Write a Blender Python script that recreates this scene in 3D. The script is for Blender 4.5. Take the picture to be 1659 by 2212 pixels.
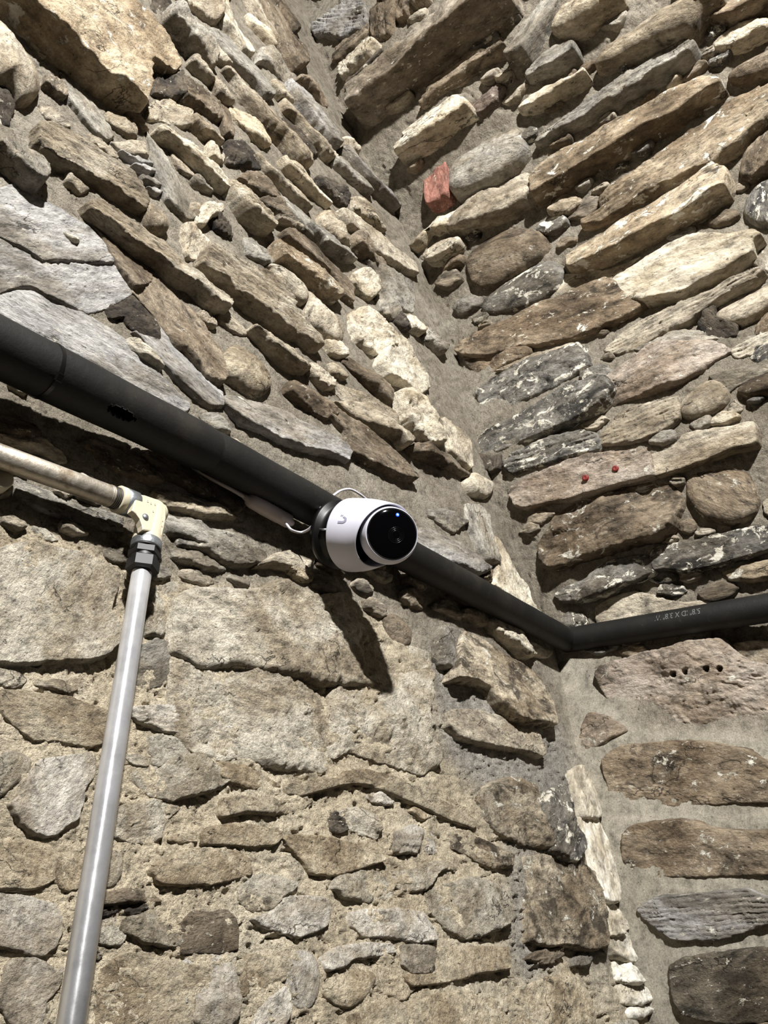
import bpy, bmesh, math, random
import numpy as np
from mathutils import Vector, Matrix

for o in list(bpy.data.objects):
    bpy.data.objects.remove(o, do_unlink=True)
scene = bpy.context.scene
COL = scene.collection

# ------------------------------------------------------------------ camera
IW, IH, FPX = 1659.0, 2212.0, 1580.0
CX, CY = IW / 2, IH / 2
SCALE = 1.3125                      # z-depth in metres of the corner at pipe height

def ray_cam(p):
    p = np.asarray(p, float)
    return np.concatenate([(p - np.array([CX, CY])) / FPX, np.ones(p.shape[:-1] + (1,))], -1)

def unit(v):
    v = np.asarray(v, float)
    return v / np.linalg.norm(v)

_X = unit(ray_cam((2150, 1900)))                 # courses of the left wall
_Y = ray_cam((-1380, 1650)); _Y = unit(_Y - _X * (_X @ _Y))   # courses of the right wall
_Z = np.cross(_X, _Y)
ROT = np.array([_X, _Y, _Z])                     # camera (x right, y down, z forward) -> world
CAM = -SCALE * (ROT @ ray_cam((1200, 1370)))     # world origin: room corner at pipe height

cam_data = bpy.data.cameras.new('camera')
cam_data.sensor_fit = 'VERTICAL'
cam_data.sensor_height = 36.0
cam_data.lens = FPX / IH * 36.0
cam_data.clip_start = 0.01
cam = bpy.data.objects.new('camera', cam_data)
COL.objects.link(cam)
rx, ry, rz = ROT @ [1, 0, 0], ROT @ [0, -1, 0], ROT @ [0, 0, -1]
cam.matrix_world = Matrix(((rx[0], ry[0], rz[0], CAM[0]), (rx[1], ry[1], rz[1], CAM[1]),
                           (rx[2], ry[2], rz[2], CAM[2]), (0, 0, 0, 1)))
scene.camera = cam

# ------------------------------------------------------------------ light
world = bpy.data.worlds.new('world'); scene.world = world
world.use_nodes = True
world.node_tree.nodes['Background'].inputs[0].default_value = (1.0, 0.97, 0.93, 1)
world.node_tree.nodes['Background'].inputs[1].default_value = 0.022

def lamp(name, loc, target, size, watts, color=(1, 1, 1)):
    d = bpy.data.lights.new(name, 'AREA')
    d.shape = 'DISK'; d.size = size; d.energy = watts; d.color = color
    o = bpy.data.objects.new(name, d); COL.objects.link(o)
    o.location = loc
    o.rotation_euler = (Vector(target) - Vector(loc)).to_track_quat('-Z', 'Y').to_euler()
    return o
lamp('ceiling_lamp', (-1.90, -1.32, 1.66), (-0.40, 0.0, 0.10), 0.10, 176, (1.0, 0.985, 0.955))

vs = scene.view_settings
vs.view_transform = 'Standard'; vs.look = 'None'; vs.exposure = 0.0; vs.gamma = 1.0
vs.use_curve_mapping = False

# ------------------------------------------------------------------ walls: frames and lookups
VPC = ray_cam((72, -1700))
DC = unit(ROT @ VPC)                              # leaning direction of the corner
EX, EY = np.array([1., 0, 0]), np.array([0., 1, 0])
NL = unit(np.cross(EX, DC)); NL = NL if NL @ CAM > 0 else -NL      # left wall normal, to the room
EV = unit(np.cross(NL, EX)); EV = EV if EV[2] > 0 else -EV          # up the left wall
NR = unit(np.cross(EY, DC)); NR = NR if NR[0] < 0 else -NR          # right wall normal

CORNER = np.array([(560, -700), (610, -300), (640, -100), (655, 0), (700, 150), (765, 300), (850, 450), (905, 560), (945, 650),
                   (985, 750), (1010, 850), (1035, 960), (1072, 1080), (1115, 1180), (1165, 1300),
                   (1200, 1400), (1240, 1600), (1285, 1800), (1335, 2000), (1400, 2200), (1450, 2400), (1530, 2800), (1690, 3500)], float)

def rays(px):
    return ray_cam(px) @ ROT.T

def hit_left(px, off=0.0):
    r = rays(px)
    t = (off - CAM @ NL) / (r @ NL)
    return CAM + r * t[..., None]

def corner_x(y):
    return np.interp(y, CORNER[:, 1], CORNER[:, 0])

def _corner_curve():
    ys = np.linspace(-680, 3480, 720)
    xs = corner_x(ys)
    k = np.ones(31) / 31
    xp = np.concatenate([np.full(15, xs[0]), xs, np.full(15, xs[-1])])
    xs2 = np.convolve(xp, k, 'valid')
    P = hit_left(np.stack([xs2, ys], -1))
    b = P @ EV; a = P[:, 0]
    i = np.argsort(b)
    return b[i], a[i]
CB, CA = _corner_curve()

# coordinates in the skew basis (EX, EV, EY)
_BI = np.linalg.inv(np.stack([EX, EV, EY], 1))
def hit_right(px, off=0.0):
    px = np.asarray(px, float)
    r = rays(px); sh = px.shape[:-1]
    o = _BI @ (CAM - NR * off)
    rc = r @ _BI.T
    lo = np.full(sh, 0.12); hi = np.full(sh, 9.0)
    for _ in range(50):
        m = (lo + hi) / 2
        g = o[0] + m * rc[..., 0] - np.interp(o[1] + m * rc[..., 1], CB, CA)
        hi = np.where(g > 0, m, hi); lo = np.where(g > 0, lo, m)
    m = (lo + hi) / 2
    return CAM + r * m[..., None]

def hit(wall, px, off=0.0):
    return hit_left(px, off) if wall == 'L' else hit_right(px, off)

def project(P):
    c = (np.asarray(P) - CAM) @ ROT
    return c[..., :2] / c[..., 2:3] * FPX + np.array([CX, CY])

def depth(P):
    return ((np.asarray(P) - CAM) @ ROT)[..., 2]

# ------------------------------------------------------------------ numpy gradient noise
_rng = np.random.RandomState(7)
_PERM = _rng.permutation(512); _PERM = np.concatenate([_PERM, _PERM, _PERM])
_G = _rng.normal(size=(512, 3)); _G /= np.linalg.norm(_G, axis=1)[:, None]
def pnoise(p):
    p = np.asarray(p, float)
    i = np.floor(p).astype(int); f = p - i
    i = np.mod(i, 512)
    w = f * f * f * (f * (f * 6 - 15) + 10)
    out = 0
    for dx in (0, 1):
        ax = _PERM[i[..., 0] + dx]; wx = w[..., 0] if dx else 1 - w[..., 0]
        for dy in (0, 1):
            ay = _PERM[ax + np.mod(i[..., 1] + dy, 512)]; wy = w[..., 1] if dy else 1 - w[..., 1]
            for dz in (0, 1):
                g = _G[_PERM[ay + np.mod(i[..., 2] + dz, 512)]]
                wz = w[..., 2] if dz else 1 - w[..., 2]
                out = out + wx * wy * wz * (g[..., 0] * (f[..., 0] - dx) + g[..., 1] * (f[..., 1] - dy) + g[..., 2] * (f[..., 2] - dz))
    return out * 1.6
def fbm(p, octv=4, gain=0.5, lac=2.03):
    a, s, t = 1.0, 0.0, 0.0
    for k in range(octv):
        s = s + a * pnoise(p * lac ** k + 17.3 * k); t += a; a *= gain
    return s / t
def ridge(p, octv=3, gain=0.55):
    a, s, t = 1.0, 0.0, 0.0
    for k in range(octv):
        s = s + a * (1 - np.abs(pnoise(p * 2.07 ** k + 9.1 * k)) * 2); t += a; a *= gain
    return s / t

# ------------------------------------------------------------------ materials
def new_mat(name):
    m = bpy.data.materials.new(name); m.use_nodes = True
    nt = m.node_tree
    return m, nt, nt.nodes['Principled BSDF']
def nd(nt, t, **kw):
    n = nt.nodes.new(t)
    for k, v in kw.items():
        if k.startswith('i_'):
            n.inputs[int(k[2:])].default_value = v
        else:
            setattr(n, k, v)
    return n
def rgb(h, mul=1.0):
    h = h.lstrip('#'); c = [int(h[i:i + 2], 16) / 255 for i in (0, 2, 4)]
    return tuple([min(1, (x / 12.92 if x <= .04045 else ((x + .055) / 1.055) ** 2.4) * mul) for x in c]) + (1.0,)
def noise(nt, vec, scale, detail=6, rough=0.6, dist=0.0):
    n = nt.nodes.new('ShaderNodeTexNoise')
    n.inputs['Scale'].default_value = scale; n.inputs['Detail'].default_value = detail
    n.inputs['Roughness'].default_value = rough; n.inputs['Distortion'].default_value = dist
    nt.links.new(vec, n.inputs['Vector'])
    return n.outputs['Fac']
def ramp(nt, fac, stops, interp='LINEAR'):
    r = nt.nodes.new('ShaderNodeValToRGB'); r.color_ramp.interpolation = interp
    e = r.color_ramp.elements
    while len(e) < len(stops): e.new(0.5)
    for k, (p, c) in enumerate(stops):
        e[k].position = p; e[k].color = c if len(c) == 4 else (c[0], c[0], c[0], 1)
    nt.links.new(fac, r.inputs[0])
    return r.outputs[0]
def mix(nt, fac, a, b, mode='MIX'):
    m = nt.nodes.new('ShaderNodeMix'); m.data_type = 'RGBA'; m.blend_type = mode
    for sock, v in ((0, fac), (6, a), (7, b)):
        if hasattr(v, 'default_value') or hasattr(v, 'is_output'): nt.links.new(v, m.inputs[sock])
        else: m.inputs[sock].default_value = v
    return m.outputs[2]
def mth(nt, op, a, b=None):
    m = nt.nodes.new('ShaderNodeMath'); m.operation = op
    for k, v in enumerate((a, b)):
        if v is None: continue
        if hasattr(v, 'is_output'): nt.links.new(v, m.inputs[k])
        else: m.inputs[k].default_value = v
    return m.outputs[0]

WHITE = rgb('#e9e2cf')
def stone_mat(name, cols, flake=0.0, dark=0.0, darkcol='#3a3023', stretch=0.55, bump=1.0, grain=0.5, streak=0.0, rough=0.85, flakecol=None, fscale=42, chips=0.55):
    m, nt, bs = new_mat(name)
    L = nt.links
    tc = nd(nt, 'ShaderNodeTexCoord'); oi = nd(nt, 'ShaderNodeObjectInfo')
    mp = nd(nt, 'ShaderNodeMapping'); mp.inputs['Scale'].default_value = (stretch, 1, 1)
    L.new(tc.outputs['Object'], mp.inputs['Vector'])
    rv = nd(nt, 'ShaderNodeVectorMath', operation='SCALE'); rv.inputs[0].default_value = (37.1, 21.7, 11.3)
    L.new(oi.outputs['Random'], rv.inputs['Scale'])
    ad = nd(nt, 'ShaderNodeVectorMath', operation='ADD'); L.new(mp.outputs[0], ad.inputs[0]); L.new(rv.outputs[0], ad.inputs[1])
    v = ad.outputs[0]
    big = noise(nt, v, 17, 5, 0.62, 0.4)
    n = len(cols)
    base = ramp(nt, big, [(0.30 + 0.40 * k / max(1, n - 1), rgb(c)) for k, c in enumerate(cols)])
    med = noise(nt, v, 75, 8, 0.72)
    base = mix(nt, 1.0, base, ramp(nt, med, [(0.30, (0.26,)), (0.47, (0.82,)), (0.68, (1.25,))]), 'MULTIPLY')
    if streak > 0:
        mp2 = nd(nt, 'ShaderNodeMapping'); mp2.inputs['Scale'].default_value = (0.16, 1, 1); L.new(v, mp2.inputs['Vector'])
        st = noise(nt, mp2.outputs[0], 90, 5, 0.6)
        base = mix(nt, streak, base, ramp(nt, st, [(0.35, (0.35,)), (0.5, (0.9,)), (0.65, (1.3,))]), 'MULTIPLY')
    if dark > 0:
        dk = noise(nt, v, 30, 7, 0.7, 0.6)
        base = mix(nt, ramp(nt, dk, [(0.62 - 0.22 * dark, (0.0,)), (0.72 - 0.22 * dark, (0.85,))]), base, rgb(darkcol))
    gr = noise(nt, v, 420, 3, 0.7)
    base = mix(nt, grain, base, ramp(nt, gr, [(0.30, (0.45,)), (0.52, (1.0,)), (0.72, (1.4,))]), 'MULTIPLY')
    # small dark pits
    dirt = noise(nt, v, 9, 8, 0.7, 0.5)
    base = mix(nt, 1.0, base, ramp(nt, dirt, [(0.30, rgb('#857860')), (0.44, rgb('#d6ccba')), (0.55, (1.0,))]), 'MULTIPLY')
    pit = noise(nt, v, 170, 4, 0.75)
    pf = ramp(nt, pit, [(0.635, (0.0,)), (0.675, (0.85,))])
    base = mix(nt, pf, base, rgb('#2c241a'))
    hsum = mth(nt, 'ADD', mth(nt, 'MULTIPLY', noise(nt, v, 45, 8, 0.68), 1.0), mth(nt, 'MULTIPLY', noise(nt, v, 190, 6, 0.7), 0.55))
    hsum = mth(nt, 'SUBTRACT', hsum, mth(nt, 'MULTIPLY', pf, 0.10))
    ck = noise(nt, v, 16, 5, 0.55, 0.3)
    cm = mth(nt, 'ABSOLUTE', mth(nt, 'SUBTRACT', ck, 0.5))
    cmask = mth(nt, 'MULTIPLY', ramp(nt, cm, [(0.003, (1.0,)), (0.008, (0.0,))]), ramp(nt, noise(nt, v, 14, 3, 0.5), [(0.55, (0.0,)), (0.62, (1.0,))]))
    base = mix(nt, mth(nt, 'MULTIPLY', cmask, 0.8), base, rgb('#231c13'))
    hsum = mth(nt, 'SUBTRACT', hsum, mth(nt, 'MULTIPLY', cmask, 0.16))
    if flake > 0:
        mpf = nd(nt, 'ShaderNodeMapping'); mpf.inputs['Scale'].default_value = (0.75 / stretch, 1, 1); L.new(v, mpf.inputs['Vector'])
        fk = noise(nt, mpf.outputs[0], fscale, 10, 0.72, 0.5)
        fm = ramp(nt, fk, [(0.70 - 0.24 * flake, (0.0,)), (0.725 - 0.24 * flake, (1.0,))])
        fc = mix(nt, ramp(nt, med, [(0.35, (0.0,)), (0.6, (1.0,))]), rgb('#bdb094'), flakecol or WHITE)
        base = mix(nt, fm, base, fc)
        hsum = mth(nt, 'ADD', hsum, mth(nt, 'MULTIPLY', fm, 0.10))
    # small bright chips in clusters
    sm = noise(nt, v, 115, 6, 0.7)
    cl = ramp(nt, noise(nt, v, 13, 4, 0.6), [(0.40, (0.0,)), (0.62, (1.0,))])
    cf = mth(nt, 'MULTIPLY', ramp(nt, sm, [(0.60 + 0.03 * (1 - chips), (0.0,)), (0.63 + 0.03 * (1 - chips), (1.0,))]), mth(nt, 'MULTIPLY', cl, min(1.0, chips * 1.4)))
    base = mix(nt, cf, base, rgb('#ddd2b8'))
    hsum = mth(nt, 'ADD', hsum, mth(nt, 'MULTIPLY', cf, 0.08))
    # each stone a little lighter or darker than the next
    val = mth(nt, 'ADD', mth(nt, 'MULTIPLY', oi.outputs['Random'], 0.34), 0.83)
    hs = nd(nt, 'ShaderNodeHueSaturation'); hs.inputs['Saturation'].default_value = 0.72; L.new(val, hs.inputs['Value']); L.new(base, hs.inputs['Color'])
    L.new(hs.outputs[0], bs.inputs['Base Color'])
    bp = nd(nt, 'ShaderNodeBump'); bp.inputs['Strength'].default_value = 0.9 * bump; bp.inputs['Distance'].default_value = 0.011
    L.new(hsum, bp.inputs['Height']); L.new(bp.outputs[0], bs.inputs['Normal'])
    bs.inputs['Roughness'].default_value = rough
    bs.inputs['Specular IOR Level'].default_value = 0.3
    return m

M = {}
M['tan'] = stone_mat('stone_tan', ['#87785f', '#b0a084', '#cdbea0', '#9f9077'], flake=0.12, dark=0.15)
M['tanf'] = stone_mat('stone_tan_flaked', ['#85714f', '#a68f69', '#c4ae88', '#8a7757'], flake=0.55, dark=0.2)
M['slabtan'] = stone_mat('stone_golden_slab', ['#a78c60', '#c9ae80', '#dac397', '#b0966a'], flake=0.5, dark=0.05)
M['greybrown'] = stone_mat('stone_grey_brown', ['#7b6d57', '#958670', '#a89a83', '#83755e'], flake=0.3, dark=0.1)
M['pale'] = stone_mat('stone_pale', ['#b3a386', '#d3c4a5', '#e2d6ba', '#c0b092'], flake=0.15, dark=0.08)
M['cream'] = stone_mat('stone_cream', ['#b7aa8c', '#cfc3a6', '#d8ccb2', '#bdb092'], flake=0.0, dark=0.05, bump=0.8, grain=0.3, chips=0.12)
M['brown'] = stone_mat('stone_brown', ['#62523b', '#837053', '#9c886a', '#706049'], flake=0.2, dark=0.35)
M['ochre'] = stone_mat('stone_ochre', ['#635139', '#8a7454', '#a58e6b', '#736047'], flake=0.45, dark=0.45)
M['grey'] = stone_mat('stone_grey', ['#7d776b', '#9a9385', '#b1a998', '#8a8375'], flake=0.15, dark=0.12)
M['slate'] = stone_mat('stone_slate', ['#7d7973', '#999590', '#b0aca6', '#86817a'], flake=0.22, dark=0.1, stretch=0.4, bump=0.8)
M['greywhite'] = stone_mat('stone_grey_limed', ['#4e4b46', '#78736a', '#8f897d', '#5c574e'], flake=0.66, dark=0.5, darkcol='#2b2a29', fscale=48, chips=1.0)
M['dark'] = stone_mat('stone_dark', ['#39322a', '#554a3c', '#6b5e4b', '#433a2f'], flake=0.12, dark=0.4, darkcol='#1c1814')  # dark stones; where it fills a notch and a recess, shade is in the colour
M['darkspot'] = stone_mat('stone_dark_spotted', ['#4a4234', '#635845', '#746852', '#4e4536'], flake=0.30, dark=0.5, darkcol='#2b261e', fscale=60)
M['lamin'] = stone_mat('stone_laminated', ['#6f6250', '#978872', '#b6a78d', '#7f715c'], flake=0.15, dark=0.3, stretch=0.2, streak=0.8)
M['limewash'] = stone_mat('stone_limewashed', ['#c6b798', '#decfb2', '#e6dabf', '#cebd9f'], flake=0.0, dark=0.04, darkcol='#94815f', bump=1.25, grain=0.45, stretch=0.8, chips=0.12)
M['lilac'] = stone_mat('stone_lilac_grey', ['#b8ac98', '#d0c5b2', '#dcd2c0', '#c0b4a0'], flake=0.0, dark=0.06, darkcol='#85765f', bump=1.0, grain=0.35, stretch=0.8, chips=0.12)
M['wash_ochre'] = stone_mat('stone_washed_ochre', ['#ad966e', '#cbb58c', '#d9c69f', '#b9a278'], flake=0.10, dark=0.15, darkcol='#77603c', bump=1.1, grain=0.45, stretch=0.8, chips=0.12)
M['streaked'] = stone_mat('stone_streaked', ['#8a7656', '#b09c79', '#c7b593', '#8a7758'], flake=0.45, dark=0.55, darkcol='#3a2e1e', stretch=0.6, streak=0.5)
M['purple'] = stone_mat('stone_purplish', ['#6b5547', '#86705f', '#8a7768', '#604c40'], flake=0.05, dark=0.3)
M['pink'] = stone_mat('stone_pinkish', ['#937d66', '#b09c86', '#bcab97', '#9b8770'], flake=0.35, dark=0.25)
M['lime'] = stone_mat('lime_patch', ['#b9b09c', '#c9c1ae', '#d0c9b7', '#bdb49f'], flake=0.0, dark=0.0, bump=0.35, grain=0.2, chips=0.12)
M['limestrip'] = stone_mat('lime_fillet', ['#d5ccb6', '#e6dfcb', '#ece6d5', '#dad1bb'], flake=0.0, dark=0.0, bump=0.5, grain=0.25, chips=0.0)
M['brick'] = stone_mat('red_brick', ['#6e3420', '#8a452b', '#9a5334', '#763a24'], flake=0.22, dark=0.0, bump=0.7)

def mortar_mat():
    m, nt, bs = new_mat('mortar')
    L = nt.links
    ge = nd(nt, 'ShaderNodeNewGeometry'); v = ge.outputs['Position']
    at = nd(nt, 'ShaderNodeAttribute'); at.attribute_name = 'lime'
    ac = nd(nt, 'ShaderNodeAttribute'); ac.attribute_name = 'cement'
    big = noise(nt, v, 7, 5, 0.6)
    grey = ramp(nt, big, [(0.3, rgb('#857c6d')), (0.5, rgb('#9b9283')), (0.7, rgb('#aaa293'))])
    cream = ramp(nt, big, [(0.3, rgb('#c2b298')), (0.5, rgb('#d6c8ae')), (0.7, rgb('#dfd4be'))])
    cem = ramp(nt, big, [(0.3, rgb('#98938a')), (0.5, rgb('#aca69c')), (0.7, rgb('#b8b2a8'))])
    base = mix(nt, at.outputs['Fac'], grey, cream)
    base = mix(nt, ac.outputs['Fac'], base, cem)
    asm = nd(nt, 'ShaderNodeAttribute'); asm.attribute_name = 'smooth_pointing'
    base = mix(nt, asm.outputs['Fac'], base, ramp(nt, big, [(0.3, rgb('#837d70')), (0.7, rgb('#979184'))]))
    med = noise(nt, v, 60, 8, 0.72)
    base = mix(nt, 1.0, base, ramp(nt, med, [(0.31, (0.42,)), (0.48, (0.92,)), (0.66, (1.22,))]), 'MULTIPLY')
    gr = noise(nt, v, 520, 3, 0.75)
    base = mix(nt, 0.6, base, ramp(nt, gr, [(0.32, (0.4,)), (0.52, (1.0,)), (0.7, (1.4,))]), 'MULTIPLY')
    pit = noise(nt, v, 190, 4, 0.75)
    pf = ramp(nt, pit, [(0.63, (0.0,)), (0.68, (0.85,))])
    base = mix(nt, pf, base, rgb('#3a3126'))
    L.new(base, bs.inputs['Base Color'])
    h = mth(nt, 'ADD', mth(nt, 'MULTIPLY', noise(nt, v, 55, 8, 0.7), 1.0), mth(nt, 'MULTIPLY', noise(nt, v, 260, 5, 0.75), 0.6))
    h = mth(nt, 'SUBTRACT', h, mth(nt, 'MULTIPLY', pf, 0.2))
    bp = nd(nt, 'ShaderNodeBump'); bp.inputs['Distance'].default_value = 0.010
    L.new(mth(nt, 'SUBTRACT', 1.0, mth(nt, 'MULTIPLY', asm.outputs['Fac'], 0.75)), bp.inputs['Strength'])
    L.new(h, bp.inputs['Height']); L.new(bp.outputs[0], bs.inputs['Normal'])
    bs.inputs['Roughness'].default_value = 0.92
    bs.inputs['Specular IOR Level'].default_value = 0.2
    return m
M['mortar'] = mortar_mat()

def plain(name, col, rough=0.5, metal=0.0, emit=None, spec=0.5, var=0.0, vscale=60, bump=0.0, coat=0.0):
    m, nt, bs = new_mat(name)
    bs.inputs['Roughness'].default_value = rough; bs.inputs['Metallic'].default_value = metal
    bs.inputs['Specular IOR Level'].default_value = spec; bs.inputs['Coat Weight'].default_value = coat
    c = col if isinstance(col, tuple) else rgb(col)
    tc = nd(nt, 'ShaderNodeTexCoord')
    nz = noise(nt, tc.outputs['Object'], vscale, 6, 0.65)
    k = ramp(nt, nz, [(0.3, (1 - var,)), (0.7, (1 + var,))])
    nt.links.new(mix(nt, 1.0, c, k, 'MULTIPLY'), bs.inputs['Base Color'])
    if bump:
        bp = nd(nt, 'ShaderNodeBump'); bp.inputs['Strength'].default_value = bump; bp.inputs['Distance'].default_value = 0.002
        nt.links.new(nz, bp.inputs['Height']); nt.links.new(bp.outputs[0], bs.inputs['Normal'])
    if emit:
        bs.inputs['Emission Color'].default_value = emit[0]; bs.inputs['Emission Strength'].default_value = emit[1]
    return m
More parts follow.
